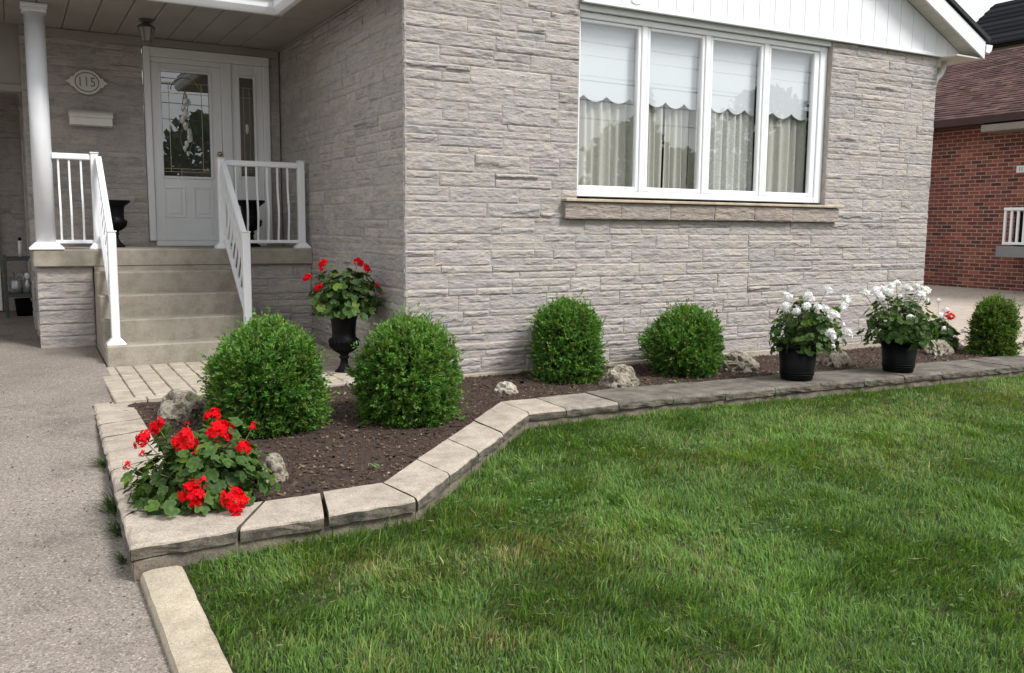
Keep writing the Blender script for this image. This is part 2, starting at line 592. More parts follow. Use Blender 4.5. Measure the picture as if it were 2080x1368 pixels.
def fabric(name, col, trans):
    mm, t, b, o = nodes(name)
    n = noise(t, 160, 3)
    c = mixc(t, col, ramp(t, n, [(0.3, g3(0.9)), (0.7, g3(1.05))]))
    t.links.new(c, b.inputs['Base Color']); b.inputs['Roughness'].default_value = 0.9
    tr = t.nodes.new('ShaderNodeBsdfTranslucent'); t.links.new(c, tr.inputs[0])
    ms = t.nodes.new('ShaderNodeMixShader'); ms.inputs[0].default_value = trans
    t.links.new(b.outputs[0], ms.inputs[1]); t.links.new(tr.outputs[0], ms.inputs[2])
    t.links.new(ms.outputs[0], o.inputs['Surface'])
    return mm
M['shade'] = fabric('shade_cloth', (0.80, 0.82, 0.84), 0.15)
M['curtain'] = fabric('curtain_cloth', (0.66, 0.64, 0.57), 0.2)
mm, t, b, o = nodes('lace_cloth')
c = g3(0.7)
b.inputs['Base Color'].default_value = (0.72, 0.72, 0.68, 1); b.inputs['Roughness'].default_value = 0.9
vo = t.nodes.new('ShaderNodeTexVoronoi'); vo.inputs['Scale'].default_value = 60
gpos = t.nodes.new('ShaderNodeNewGeometry').outputs['Position']
t.links.new(gpos, vo.inputs['Vector'])
al = ramp(t, vo.outputs['Distance'], [(0.2, g3(0.62)), (0.5, g3(0.85))])
t.links.new(al, b.inputs['Alpha'])
M['lace'] = mm

# ------------------------------------------------------------------ ground heights
def lawn_z(x, y):
    x = np.asarray(x, float); y = np.asarray(y, float)
    z = -0.135 + 0.04 * np.minimum(y + 3.3, 0)
    z = z - 0.012 * np.clip(x - 1.5, 0, 6)
    return z
def drive_z(y):
    y = np.asarray(y, float)
    return np.where(y > 5.5, 0.247, -0.172 + 0.047 * (y + 3.4))
def edge_z(x): return -0.012 * max(0.0, min(x - 1.5, 6.5))

OUT = [(-2.575, 0.15), (-2.69, -3.365), (-1.285, -3.29), (0.334, -1.67), (1.75, -1.66), (10.0, -1.70)]
INN = [(-2.290, 0.15), (-2.335, -2.985), (-1.34, -2.925), (0.351, -1.19), (1.75, -1.12), (10.0, -1.10)]
MID = [((a[0] + b_[0]) / 2, (a[1] + b_[1]) / 2) for a, b_ in zip(OUT, INN)]

def inside(px, py, poly):
    px = np.asarray(px); py = np.asarray(py)
    r = np.zeros(px.shape, bool)
    n = len(poly)
    for i in range(n):
        x0, y0 = poly[i]; x1, y1 = poly[(i + 1) % n]
        if y0 == y1: continue
        c_ = ((y0 > py) != (y1 > py)) & (px < (x1 - x0) * (py - y0) / (y1 - y0) + x0)
        r ^= c_
    return r

def sheet(name, x0, x1, y0, y1, step, zf, mat, keep=None, amp=0.0, seed=0, nscale=4.0, smooth=True):
    nx = max(1, int(round((x1 - x0) / step))); ny = max(1, int(round((y1 - y0) / step)))
    X, Y = np.meshgrid(np.linspace(x0, x1, nx + 1), np.linspace(y0, y1, ny + 1))
    X = X.ravel(); Y = Y.ravel()
    Z = zf(X, Y) + (0 if not amp else amp * (fbm(np.stack([X * nscale, Y * nscale, X * 0], 1), seed, 4) - 0.5) * 2)
    i = np.arange(nx)[None, :] + np.arange(ny)[:, None] * (nx + 1)
    i = i.ravel()
    F = np.stack([i, i + 1, i + nx + 2, i + nx + 1], 1)
    if keep is not None:
        cx = X[F].mean(1); cy = Y[F].mean(1)
        F = F[keep(cx, cy)]
    o = big_mesh(name, np.stack([X, Y, Z], 1), F, mat, smooth=smooth)
    return o

# far ground to the horizon, the street behind the viewer
mb = MB(); mb.add([(-600, -600, -1.0), (600, -600, -1.0), (600, 600, -1.0), (-600, 600, -1.0)], [(0, 1, 2, 3)])
tag(mb.build('ground', M['thatch'], fix=False), kind='structure')
mb = MB(); mb.box((-120, -26, -1.1), (120, -15, -0.72)); tag(mb.build('road', M['asphaltroad']), kind='structure')
BEDPOLY = MID + [(10.0, 0.03), (0.03, 0.03), (0.0, 0.12)]
LAWNPOLY = [(-2.52, -15.0)] + [(-2.52, -3.2)] + MID[1:] + [(30, -1.45), (30, -15.0)]
lawn = sheet('lawn', -2.6, 24, -15.05, -1.3, 0.1, lawn_z, M['thatch'], lambda x, y: inside(x, y, LAWNPOLY), 0.012, 3, 1.5)
tag(lawn, kind='structure')
drv = sheet('driveway', -12, -2.34, -15.05, 9.0, 0.12, lambda x, y: drive_z(y) + 0 * x, M['drive'],
            lambda x, y: (x < -2.6) | (y > 0.12), 0.006, 8, 1.2)
tag(drv, kind='structure')
nd = sheet('neighbour_driveway', 7.25, 14.2, -1.30, 16, 0.3, lambda x, y: -0.09 + 0.345 * np.clip((x - 7.2) / 6.8, 0, 1), M['neighdrive'],
           lambda x, y: (y > -1.2))
tag(nd, kind='structure')
soil = sheet('garden_bed_soil', -2.5, 10, -3.3, 0.2, 0.05, lambda x, y: -0.035 + 0.03 * np.clip((y + 1.2) / 1.2, -0.6, 1) - 0.009 * np.clip(x - 1.5, 0, 6), M['soil'],
             lambda x, y: inside(x, y, BEDPOLY), 0.018, 21, 7.0)
tag(soil, kind='structure')
def soil_z(x, y):
    return -0.035 + 0.03 * np.clip((y + 1.2) / 1.2, -0.6, 1) - 0.009 * np.clip(x - 1.5, 0, 6)

# ------------------------------------------------------------------ ashlar stonework
PALETTE = [((0.412, 0.378, 0.350), 6), ((0.434, 0.396, 0.362), 3), ((0.398, 0.372, 0.354), 3), ((0.414, 0.372, 0.350), 3),
           ((0.450, 0.412, 0.376), 2), ((0.384, 0.352, 0.330), 1)]
PAL = [p for p, k in PALETTE for _ in range(k)]

def courses(z0, z1, hgt):
    n = max(1, int(round((z1 - z0) / hgt)))
    hs = [hgt * rnd.uniform(0.86, 1.14) for _ in range(n)]
    k = (z1 - z0) / sum(hs)
    out, z = [], z0
    for h in hs:
        out.append((z, z + h * k)); z += h * k
    return out

def layout(u0, u1, z0, z1, hole=None, hgt=0.148, psplit=0.62, lmin=0.30, lmax=1.0):
    """rectangles (u0,u1,z0,z1) of random ashlar; hole = (u0,u1,z0,z1) kept free"""
    rects = []
    bands = courses(z0, z1, hgt) if not hole else courses(z0, hole[2], hgt) + (courses(hole[2], z1, hgt) if hole[2] < z1 else [])
    for (a, b_) in bands:
        spans = [(u0, u1)]
        if hole and (a + b_) / 2 > hole[2] and (a + b_) / 2 < hole[3]:
            spans = [s for s in ((u0, hole[0]), (hole[1], u1)) if s[1] - s[0] > 0.05]
        for (p, q) in spans:
            x = p
            while x < q - 1e-6:
                ln = rnd.uniform(lmin, lmax)
                if q - x - ln < lmin * 0.6: ln = q - x
                e = min(q, x + ln)
                if rnd.random() < psplit and (b_ - a) > 0.11:
                    mid = a + (b_ - a) * rnd.choice((0.5, 0.46, 0.54, 0.4, 0.6))
                    for (c0, c1) in ((a, mid), (mid, b_)):
                        if rnd.random() < 0.45 and e - x > 0.6:
                            k = x + (e - x) * rnd.uniform(0.3, 0.7)
                            rects += [(x, k, c0, c1), (k, e, c0, c1)]
                        else:
                            rects.append((x, e, c0, c1))
                else:
                    rects.append((x, e, a, b_))
                x = e
    return rects

def stone_geo(r, mapf, seed, rough=0.022, joint=0.0036, step=0.019):
    """rock-faced stone: returns verts, faces, tint"""
    u0, u1, z0, z1 = r
    j = joint * rnd.uniform(0.6, 1.3)
    a0, a1, b0, b1 = u0 + j, u1 - j, z0 + j * 0.8, z1 - j * 0.8
    nu = max(3, int((a1 - a0) / step)); nw = max(4, int((b1 - b0) / (step * 0.62)))
    gu = np.linspace(0, 1, nu + 1); gw = np.linspace(0, 1, nw + 1)
    U, W = np.meshgrid(gu, gw)
    U = U.ravel(); W = W.ravel()
    uu = a0 + (a1 - a0) * U; ww = b0 + (b1 - b0) * W
    off = seed * 7.31
    # split face: broad chips broken along the bedding, with small steps where a layer has flaked off
    P = np.stack([uu * 4.2 + off, ww * 19 + off * 0.3, np.full_like(uu, off * 1.7)], 1)
    n = fbm(P, 7, 4)
    P2 = np.stack([uu * 14 + off, ww * 34, np.full_like(uu, off * 0.7)], 1)
    n2 = fbm(P2, 31, 2)
    lev = (n * 0.72 + n2 * 0.28) * rnd.choice((5.0, 6.0, 7.0))
    fr = lev - np.floor(lev)
    ter = np.floor(lev) + np.clip((fr - 0.62) / 0.38, 0, 1) ** 1.5
    ter = ter / 6.0 - 0.25
    ex = np.minimum(np.minimum(uu - a0, a1 - uu), np.minimum(ww - b0, b1 - ww))
    lz = 0.40 + 0.55 * (fbm(np.stack([uu * 7 + off, uu * 0 + off, uu * 0], 1), 77, 3) - 0.5)
    strong = max(0.0, rnd.gauss(-0.05, 0.5))
    led = 1 / (1 + np.exp(-(W - lz) * 30))
    msk = np.clip((vnoise(np.stack([uu * 3 + off, uu * 0, uu * 0], 1), 3) - 0.35) * 5, 0, 1)
    d = 0.006 + rnd.uniform(-0.003, 0.004) + rough * 1.0 * ter + 0.006 * (n2 - 0.5) + strong * 0.017 * led * msk
    edge = np.clip(ex / 0.011, 0, 1)
    d = np.maximum(np.maximum(d, 0.002) * (0.62 + 0.38 * edge), 0.0042)
    js = (vnoise(np.stack([uu * 22 + off, ww * 22, uu * 0], 1), 5) - 0.5) * 0.007
    inn = np.where(ex > 1e-5, 1.0, 0.7)
    uu = uu + js * inn * 0.6; ww = ww + js * inn
    V = mapf(uu, ww, d)
    F = []
    k = nu + 1
    for y in range(nw):
        for x in range(nu):
            p = y * k + x
            F.append((p, p + 1, p + 1 + k, p + k))
    ring = [x for x in range(k)] + [y * k + nu for y in range(1, nw + 1)] + [nw * k + x for x in range(nu - 1, -1, -1)] + [y * k for y in range(nw - 1, 0, -1)]
    VB = mapf(uu[ring], ww[ring], np.full(len(ring), -0.012))
    n0 = len(V)
    V = np.concatenate([V, VB])
    for i in range(len(ring)):
        jn = (i + 1) % len(ring)
        F.append((ring[jn], ring[i], n0 + i, n0 + jn))
    c_ = np.array(rnd.choice(PAL)) * rnd.uniform(0.93, 1.06)
    cc = np.tile(c_, (len(V), 1))
    return V, F, cc

STONES = []   # (projected area, rect, mapf, seed, parent, step)
def lay_stones(rects, mapf, parent, step=0.019, rough=0.022):
    for r in rects:
        P = mapf(np.array([r[0], r[1], r[1], r[0]]), np.array([r[2], r[2], r[3], r[3]]), np.zeros(4))
        u, v, z = project(P)
        area = 0.5 * abs(sum(u[i] * v[(i + 1) % 4] - u[(i + 1) % 4] * v[i] for i in range(4)))
        cu, cv = u.mean(), v.mean()
        if z.min() < 0.2 or cu < -60 or cu > 2140 or cv < -40 or cv > 1400: area *= 0.001
        STONES.append((area, r, mapf, rnd.randrange(1, 9999), parent, step, rough))

# ------------------------------------------------------------------ the house
house = thing('stone_house', (3.6, 4.0, 0), 'low house faced in grey split limestone with a white gable and wide front window', 'house')
FX1 = 7.2
WIN = (1.84, 5.315, 1.69, 3.56)
mb = MB()   # backing of front wall with the window hole
y0, y1 = 0.0165, 0.22
mb.box((0.02, y0, -0.15), (WIN[0], y1, 3.86)); mb.box((WIN[1], y0, -0.15), (FX1 - 0.02, y1, 3.6))
mb.box((WIN[0], y0, -0.15), (WIN[1], y1, WIN[2])); mb.box((WIN[0], y0, WIN[3]), (WIN[1], y1, 3.86))
fw_ = mb.build('wall', M['mortar'], house)
front = lambda u, w_, d: np.stack([u, 0.02 - d, w_], 1)
rects = layout(0.0, FX1, 0.03, 3.84, (WIN[0], WIN[1], 1.495, 9.0))
rects = [r for r in rects if not (r[0] > 5 and r[3] > 3.60)]
lay_stones(rects, front, fw_)
# concrete footing showing under the lowest course
mb = MB(); mb.bbox((0.0, -0.02, -0.15), (FX1, 0.019, 0.026), 0.006); mb.build('footing', M['paver'], house)
mb = MB(); mb.box((0.0165, 0.24, -0.15), (0.22, 8.5, 3.7)); mb.box((0.0166, 0.0166, -0.15), (0.2, 0.239, 3.7)); sw_ = mb.build('wall', M['mortar'], house)
side = lambda u, w_, d: np.stack([0.02 - d, u, w_], 1)
lay_stones(layout(0.0, 4.075, 0.02, 3.575, hgt=0.158), side, sw_, 0.024)
mb = MB(); mb.box((-2.8465, 4.0965, 0), (-1.61, 4.3, 3.6)); mb.box((-0.125, 4.0965, 0), (0.0, 4.3, 3.6)); mb.box((-1.61, 4.10, 0), (-0.125, 4.3, 1.20)); mb.box((-1.61, 4.10, 3.475), (-0.125, 4.3, 3.6))
bw_ = mb.build('wall', M['mortar'], house)
back = lambda u, w_, d: np.stack([u, 4.10 - d, w_], 1)
lay_stones(layout(-2.87, -1.605, 1.14, 3.47, hgt=0.15, lmin=0.22, lmax=0.6), back, bw_, 0.04)
lay_stones(layout(-0.128, 0.0, 1.14, 3.47, hgt=0.17, psplit=0.0), back, bw_, 0.05)
mb = MB(); mb.box((-2.85, 4.31, 0), (-2.65, 8.0, 3.6)); rw_ = mb.build('wall', M['mortar'], house)
lay_stones(layout(4.085, 6.2, 0.15, 3.4, hgt=0.16), lambda u, w_, d: np.stack([-2.85 - d, u, w_], 1), rw_, 0.06)
mb = MB(); mb.box((-8, 6.02, 0), (-2.87, 6.2, 3.6)); cw_ = mb.build('wall', M['mortar'], house)
lay_stones(layout(-3.20, -2.89, 0.2, 3.0, hgt=0.15, lmin=0.15, lmax=0.3), lambda u, w_, d: np.stack([u, 6.02 - d, w_], 1), cw_, 0.06)
# hidden rear and right walls close the body of the house
mb = MB(); mb.box((FX1 - 0.22, 0.23, -0.15), (FX1 - 0.02, 12, 3.6)); mb.box((-8, 12.01, 0), (FX1, 12.2, 3.6)); mb.build('wall', M['mortar'], house)
mb = MB(); mb.box((0.23, 4.2, -0.1), (FX1 - 0.23, 4.3, 3.6)); mb.box((0.23, 0.23, 3.40 + 0.22), (FX1 - 0.23, 4.19, 3.70)); mb.box((0.23, 0.23, 0.9), (FX1 - 0.23, 4.19, 1.0))
mb.build('room', M['dark'], house)

# stones: the 300 that show largest as objects, the rest as one part per wall kind
STONES.sort(key=lambda s: -s[0])
NSTONE = 300
rest = MB()
for k, (area, r, mapf, seed, par, step, rough) in enumerate(STONES):
    if area < 1.0: step = max(step, 0.09)
    V, F, cc = stone_geo(r, mapf, seed, rough=rough, step=step)
    if k < NSTONE:
        mb = MB(); mb.add(V, F, 0, cc); mb.build('stone', M['stone'], par, fix=False)
    else:
        rest.add(V, F, 0, cc)
tag(rest.build('stonework', M['stone'], house, fix=False), kind='stuff')

# ---- gable boards
PITCHK = 0.478
def rake_z(x): return 3.565 + (7.72 - x) * PITCHK         # underside line of the right rake
gab = MB(); gab.add([(WIN[0] - 0.01, -0.005, 3.60), (7.68, -0.005, 3.585), (3.6, -0.005, 5.53), (WIN[0] - 0.01, -0.005, 4.7)] +
                    [(WIN[0] - 0.01, 0.019, 3.60), (7.68, 0.019, 3.585), (3.6, 0.019, 5.53), (WIN[0] - 0.01, 0.019, 4.7)],
                    [(3, 2, 1, 0), (4, 5, 6, 7), (0, 1, 5, 4), (1, 2, 6, 5), (2, 3, 7, 6), (3, 0, 4, 7)])
gable = gab.build('gable', M['whitetrim'], house)
x = WIN[0] + 0.0
BW = 0.2285
while x < 7.62:
    xe = min(x + BW - 0.007, 7.64)
    def top(xx): return min(rake_z(xx) - 0.002, 3.565 + (xx + 0.5) * PITCHK)
    zt0, zt1 = top(x), top(xe)
    if zt1 < 3.60: zt1 = 3.60
    mb = MB(); mb.prism([(x, 3.58), (xe, 3.58), (xe, zt1), (x, zt0)], 1, -0.028, -0.006)
    mb.build('siding_board', M['white'], gable)
    x += BW
mb = MB(); mb.bbox((WIN[0], -0.045, 3.555), (7.66, -0.029 + 0.02, 3.592), 0.004); mb.build('base_trim', M['white'], house)
mb = MB(); mb.lathe([(0.06, 0), (0.062, 0.006), (0.05, 0.012)], (0, 0, 0), 14)
V = np.concatenate(mb.v); V = np.stack([V[:, 0] + 2.47, -0.029 - V[:, 2], V[:, 1] * 0.6 + 3.64], 1)
mb.v = [V]; mb.build('siding_vent', M['white'], house)

# ---- main roof: two slopes with overhang, rake soffit and fascia
RY0, RY1 = -0.25, 12.4
mb = MB()
sec = [(7.90, 3.60), (3.61, 3.60 + (7.90 - 3.61) * PITCHK), (-0.55, 3.74 - 0.12)]
zr = 3.78 + (7.75 - 3.61) * PITCHK
mb.prism([(7.78, 3.762), (3.61, zr), (-0.53, 3.755), (-0.53, 3.80), (3.61, zr + 0.05), (7.80, 3.807)], 1, RY0 - 0.03, RY1)
mb.build('roof', M['roofblack'], house)
# rake soffit panels
rs = MB(); rs.prism([(7.68, 3.602), (3.61, 3.602 + 4.07 * PITCHK), (3.61, 3.622 + 4.07 * PITCHK), (7.68, 3.622)], 1, RY0 + 0.02, -0.03)
rsf = rs.build('rake_soffit', M['soffit'], house)
x = 7.70
while x > 3.7:
    xa, xb = x, x - 0.112
    mb = MB(); za, zb = rake_z(xa) + 0.005, rake_z(xb) + 0.005
    mb.prism([(xa, za), (xb, zb), (xb, zb + 0.02), (xa, za + 0.02)], 1, RY0 + 0.021, -0.0285); mb.build('soffit_panel', M['soffit'], rsf)
    x -= 0.118
mb = MB(); zf = rake_z(3.61); mb.prism([(7.73, 3.552), (3.61, 3.552 + 4.12 * PITCHK), (3.61, 3.757 + 4.12 * PITCHK), (7.73, 3.757)], 1, RY0 - 0.005, RY0 + 0.019)
mb.build('fascia', M['white'], house)
mb = MB(); mb.prism([(3.60, 5.53), (-0.51, 3.56), (-0.51, 3.75), (3.60, 5.72)], 1, RY0 - 0.005, RY0 + 0.019); mb.build('fascia', M['white'], house)
# eave box return at the right end and its gutter
mb = MB(); mb.bbox((7.22, RY0 + 0.02, 3.545), (7.715, 12.0, 3.566), 0.004); mb.bbox((7.70, RY0 + 0.022, 3.567), (7.718, 12.0, 3.74), 0.003); mb.build('eave_soffit', M['soffit'], house)
mb = MB()
mb.prism([(7.735, 3.635), (7.80, 3.625), (7.84, 3.66), (7.85, 3.70), (7.855, 3.725), (7.735, 3.725)], 1, RY0 - 0.02, 12.0)
mb.build('gutter', M['white'], house)
mb = MB()
mb.tube([(7.47, 0.12, 3.56), (7.46, 0.12, 3.47), (7.41, 0.12, 3.38), (7.33, 0.115, 3.33), (7.28, 0.115, 3.24), (7.28, 0.115, 0.2)], 0.036, 10)
mb.build('downspout', M['white'], house, smooth=True)

# ---- porch ceiling, frieze and gutters
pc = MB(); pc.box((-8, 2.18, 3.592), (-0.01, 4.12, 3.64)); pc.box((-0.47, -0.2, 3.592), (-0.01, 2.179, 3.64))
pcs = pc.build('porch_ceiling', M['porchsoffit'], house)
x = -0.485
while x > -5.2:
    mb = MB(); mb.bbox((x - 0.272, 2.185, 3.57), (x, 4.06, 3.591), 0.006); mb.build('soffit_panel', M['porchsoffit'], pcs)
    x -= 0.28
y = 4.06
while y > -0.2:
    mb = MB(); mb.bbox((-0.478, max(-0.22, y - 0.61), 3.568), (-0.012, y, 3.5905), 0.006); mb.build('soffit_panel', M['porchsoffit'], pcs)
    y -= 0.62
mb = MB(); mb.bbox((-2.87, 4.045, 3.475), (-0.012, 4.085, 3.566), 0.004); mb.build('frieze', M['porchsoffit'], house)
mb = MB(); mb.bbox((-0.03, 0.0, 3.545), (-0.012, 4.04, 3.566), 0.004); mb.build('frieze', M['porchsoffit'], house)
prof = [(0.0, 0.0), (0.0, 0.15), (-0.115, 0.15), (-0.115, 0.128), (-0.098, 0.12), (-0.09, 0.06), (-0.065, 0.02), (-0.05, 0.0)]
mb = MB(); mb.prism([(2.18 + p, 3.57 + q) for p, q in prof], 0, -8, -0.44); mb.build('gutter', M['white'], house)
mb = MB(); mb.prism([(-0.482 + p, 3.57 + q) for p, q in prof], 1, -0.25, 2.16); mb.build('gutter', M['white'], house)
mb = MB(); mb.prism([(2.15, 3.73), (4.6, 4.9), (4.6, 4.95), (2.12, 3.77)], 0, -8.2, 0.0); mb.build('roof', M['roofblack'], house)
# carport header left of the porch
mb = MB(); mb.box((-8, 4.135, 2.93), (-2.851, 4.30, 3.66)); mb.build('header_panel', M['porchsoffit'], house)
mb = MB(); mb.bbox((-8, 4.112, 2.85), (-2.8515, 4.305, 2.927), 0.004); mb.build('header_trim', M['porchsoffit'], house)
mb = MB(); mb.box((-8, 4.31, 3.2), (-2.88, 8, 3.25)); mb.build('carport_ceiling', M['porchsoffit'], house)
mb = MB(); mb.bbox((-3.32, 5.93, 0.26), (-3.195, 6.015, 2.6), 0.005); gdf = mb.build('garage_door_frame', M['whitetrim'], house)
for k in range(4):
    mb = MB(); mb.bbox((-6.0, 5.98, 0.27 + k * 0.55), (-3.33, 6.015, 0.27 + k * 0.55 + 0.54), 0.01); mb.build('door_panel', M['whitetrim'], gdf)

# ---- front window
win = MB()
fz0, fz1 = 1.715, 3.50
fy0, fy1 = 0.075, 0.15
panes = [(1.905, 2.60), (2.76, 3.445), (3.60, 4.285), (4.445, 5.115)]
win.bbox((1.842, fy0, fz0), (1.90 - 0.02, fy1, fz1), 0.006); win.bbox((5.20, fy0, fz0), (5.312, fy1, fz1), 0.006)
win.bbox((1.881, fy0 + 0.002, fz1 - 0.06), (5.199, fy1, fz1), 0.006); win.bbox((1.881, fy0 + 0.002, fz0), (5.199, fy1, fz0 + 0.065), 0.006)
for a, b_ in ((2.645, 2.715), (3.487, 3.558), (4.33, 4.40)):
    win.bbox((a, fy0 + 0.004, fz0 + 0.066), (b_, fy1, fz1 - 0.061), 0.006)
win.box((1.842, 0.03, 3.505), (5.314, 0.16, 3.559))
window = win.build('window', M['frame'], house)
bay = [(1.882, 2.643), (2.717, 3.485), (3.56, 4.328), (4.402, 5.198)]
for (a, b_), (p, q) in zip(bay, panes):
    mb = MB(); s0, s1 = fz0 + 0.068, fz1 - 0.063
    yy0, yy1 = 0.088, 0.140
    mb.bbox((a, yy0, s0), (p, yy1, s1), 0.008); mb.bbox((q, yy0, s0), (b_, yy1, s1), 0.008)
    mb.bbox((p, yy0 + 0.001, s0), (q, yy1, s0 + 0.045), 0.008); mb.bbox((p, yy0 + 0.001, s1 - 0.035), (q, yy1, s1), 0.008)
    mb.build('sash', M['frame'], window)
    mb = MB(); mb.add([(p - 0.004, 0.114, s0 + 0.04), (q + 0.004, 0.114, s0 + 0.04), (q + 0.004, 0.114, s1 - 0.03), (p - 0.004, 0.114, s1 - 0.03)], [(0, 1, 2, 3)]); mb.build('pane', M['glass'], window, fix=False)
# window board closes the sides of the opening behind the stones
mb = MB(); mb.box((WIN[0] - 0.001, 0.221, WIN[2]), (WIN[0] + 0.03, 0.30, WIN[3])); mb.build('inner_lining', M['whitetrim'], house)
mb = MB(); mb.box((WIN[1] - 0.03, 0.221, WIN[2]), (WIN[1] + 0.001, 0.30, WIN[3])); mb.build('inner_lining', M['whitetrim'], house)
# reveal stones at the right jamb
rv = MB(); rv.box((WIN[1] + 0.0005, 0.021, 1.70), (WIN[1] + 0.012, 0.16, 3.555)); rv.build('jamb', M['mortar'], house)
# sill: thin slab over a row of blocks
sl_ = MB(); sl_.bbox((1.665, -0.075, 1.660), (5.545, 0.10, 1.690), 0.006); sill = sl_.build('window_sill', M['silltop'], house)
xs = [1.672, 2.345, 2.98, 3.58, 4.16, 4.74, 5.50]
for a, b_ in zip(xs[:-1], xs[1:]):
    r = (a, b_, 1.492, 1.656)
    V, F, cc = stone_geo(r, lambda u, w_, d: np.stack([u, -0.035 - d, w_], 1), rnd.randrange(9999), rough=0.026, joint=0.004)
    n0 = len(V)
    mb = MB(); mb.add(V, F, 0, cc * np.array([0.86, 0.80, 0.74])); mb.box((a + 0.004, -0.03, 1.497), (b_ - 0.004, 0.018, 1.652), 0, (0.33, 0.29, 0.25)); mb.build('sill_stone', M['stone'], sill, fix=False)

# shades with scalloped hems, curtains behind
for k, (p, q) in enumerate(panes):
    zb = 2.70
    n = 44
    a, b_ = p - 0.02, q + 0.02
    zt = 3.45
    V = []
    ns = [2.6, 2.9, 2.9, 2.35][k]
    ph = [0.55, 0.75, 0.65, 0.45][k]
    for i in range(n + 1):
        s_ = i / n
        fr = (s_ * ns + ph) % 1.0
        zz = zb - 0.062 * math.sin(math.pi * fr) ** 0.8 + 0.03
        xx = a + (b_ - a) * s_
        V += [(xx, 0.185, zt), (xx, 0.187, zb + 0.05), (xx, 0.188, zz), (xx, 0.1905, zz), (xx, 0.1885, zt)]
    F = []
    for i in range(n):
        o_ = i * 5
        for j in range(4): F.append((o_ + j, o_ + j + 1, o_ + j + 6, o_ + j + 5))
    which = ['in the first window panel, nearest the house corner', 'in the second window panel from the house corner', 'over the lace, in the third window panel', 'in the last window panel, beside the stone jamb'][k]
    mb = MB(); mb.add(V, F)
    sh = mb.build('roller_shade', M['shade'], fix=False)
    tag(sh, 'white roller shade with scalloped hem ' + which, 'window shade', 'scalloped shades in the front window')
    # bottom rail stitched above the hem
def drape(name, x0, x1, label, cat, mat, folds, y=0.25, seed=0):
    n = int(folds * 10)
    V, F = [], []
    rz = [1.76, 2.3, 2.9, 3.44]
    for j, z in enumerate(rz):
        for i in range(n + 1):
            s_ = i / n
            a = s_ * folds * 2 * math.pi
            amp = 0.022 + 0.010 * math.sin(seed + i * 0.37)
            V.append((x0 + (x1 - x0) * s_ + 0.008 * math.sin(a * 0.5 + j), y + amp * math.sin(a + 0.35 * math.sin(a * 0.31 + seed)) * (1.15 - 0.12 * j), z))
    for j in range(len(rz) - 1):
        for i in range(n):
            p = j * (n + 1) + i
            F.append((p, p + 1, p + n + 2, p + n + 1))
    mb = MB(); mb.add(V, F)
    return tag(mb.build(name, mat, smooth=True, fix=False), label, cat, 'curtains in the front window')
drape('curtain', 1.87, 2.70, 'beige pleated curtain in the window panel nearest the house corner', 'curtain', M['curtain'], 8, 0.25, 1)
drape('curtain', 2.72, 3.06, 'narrow beige curtain just right of the first mullion', 'curtain', M['curtain'], 4, 0.25, 2)
drape('curtain', 3.10, 3.42, 'narrow beige curtain left of the lace, with dark gap beside it', 'curtain', M['curtain'], 4, 0.26, 3)
drape('lace_curtain', 3.50, 4.36, 'sheer white lace curtain in the third window panel', 'lace curtain', M['lace'], 9, 0.23, 4)
drape('curtain', 3.50, 4.36, 'plain beige curtain hanging behind the lace panel', 'curtain', M['curtain'], 7, 0.34, 6)
drape('curtain', 4.42, 5.19, 'beige pleated curtain in the last window panel by the jamb', 'curtain', M['curtain'], 6, 0.25, 5)

# ---- entrance: frame, door with leaded glass, sidelight
DY = 4.07
mb = MB()
mb.bbox((-1.60, DY - 0.035, 1.20), (-1.525, DY + 0.09, 3.472), 0.008); mb.bbox((-1.5245, DY - 0.033, 3.36), (-0.136, DY + 0.09, 3.47), 0.008)
mb.bbox((-0.718, DY - 0.03, 1.20), (-0.60, DY + 0.09, 3.359), 0.008); mb.bbox((-0.215, DY - 0.035, 1.20), (-0.135, DY + 0.09, 3.359), 0.008)
mb.bbox((-1.524, DY - 0.03, 1.139), (-0.719, DY + 0.09, 1.205), 0.006); mb.bbox((-0.599, DY - 0.03, 1.139), (-0.216, DY + 0.09, 1.30), 0.006)
mb.bbox((-1.5235, DY - 0.01, 3.30), (-0.719, DY + 0.09, 3.358), 0.006)
dfr = mb.build('door_frame', M['door'], house)
def panel_frame(x0, x1, z0, z1, gx0, gx1, gz0, gz1, y0, y1):
    q = MB()
    q.bbox((x0, y0, z0), (gx0, y1, z1), 0.004); q.bbox((gx1, y0, z0), (x1, y1, z1), 0.004)
    q.bbox((gx0 + 0.0005, y0 + 0.0005, z0), (gx1 - 0.0005, y1, gz0), 0.004); q.bbox((gx0 + 0.0005, y0 + 0.0005, gz1), (gx1 - 0.0005, y1, z1), 0.004)
    t_ = 0.028
    for (a, b_) in (((gx0 - t_, y0 - 0.014, gz0 - t_), (gx0 + 0.004, y0 - 0.001, gz1 + t_)), ((gx1 - 0.004, y0 - 0.014, gz0 - t_), (gx1 + t_, y0 - 0.001, gz1 + t_)),
                    ((gx0 + 0.005, y0 - 0.013, gz0 - t_), (gx1 - 0.005, y0 - 0.001, gz0 + 0.004)), ((gx0 + 0.005, y0 - 0.013, gz1 - 0.004), (gx1 - 0.005, y0 - 0.001, gz1 + t_))):
        q.bbox(a, b_, 0.005)
    return q
q = panel_frame(-1.52, -0.722, 1.21, 3.297, -1.415, -0.862, 1.975, 3.205, DY + 0.0, DY + 0.05)
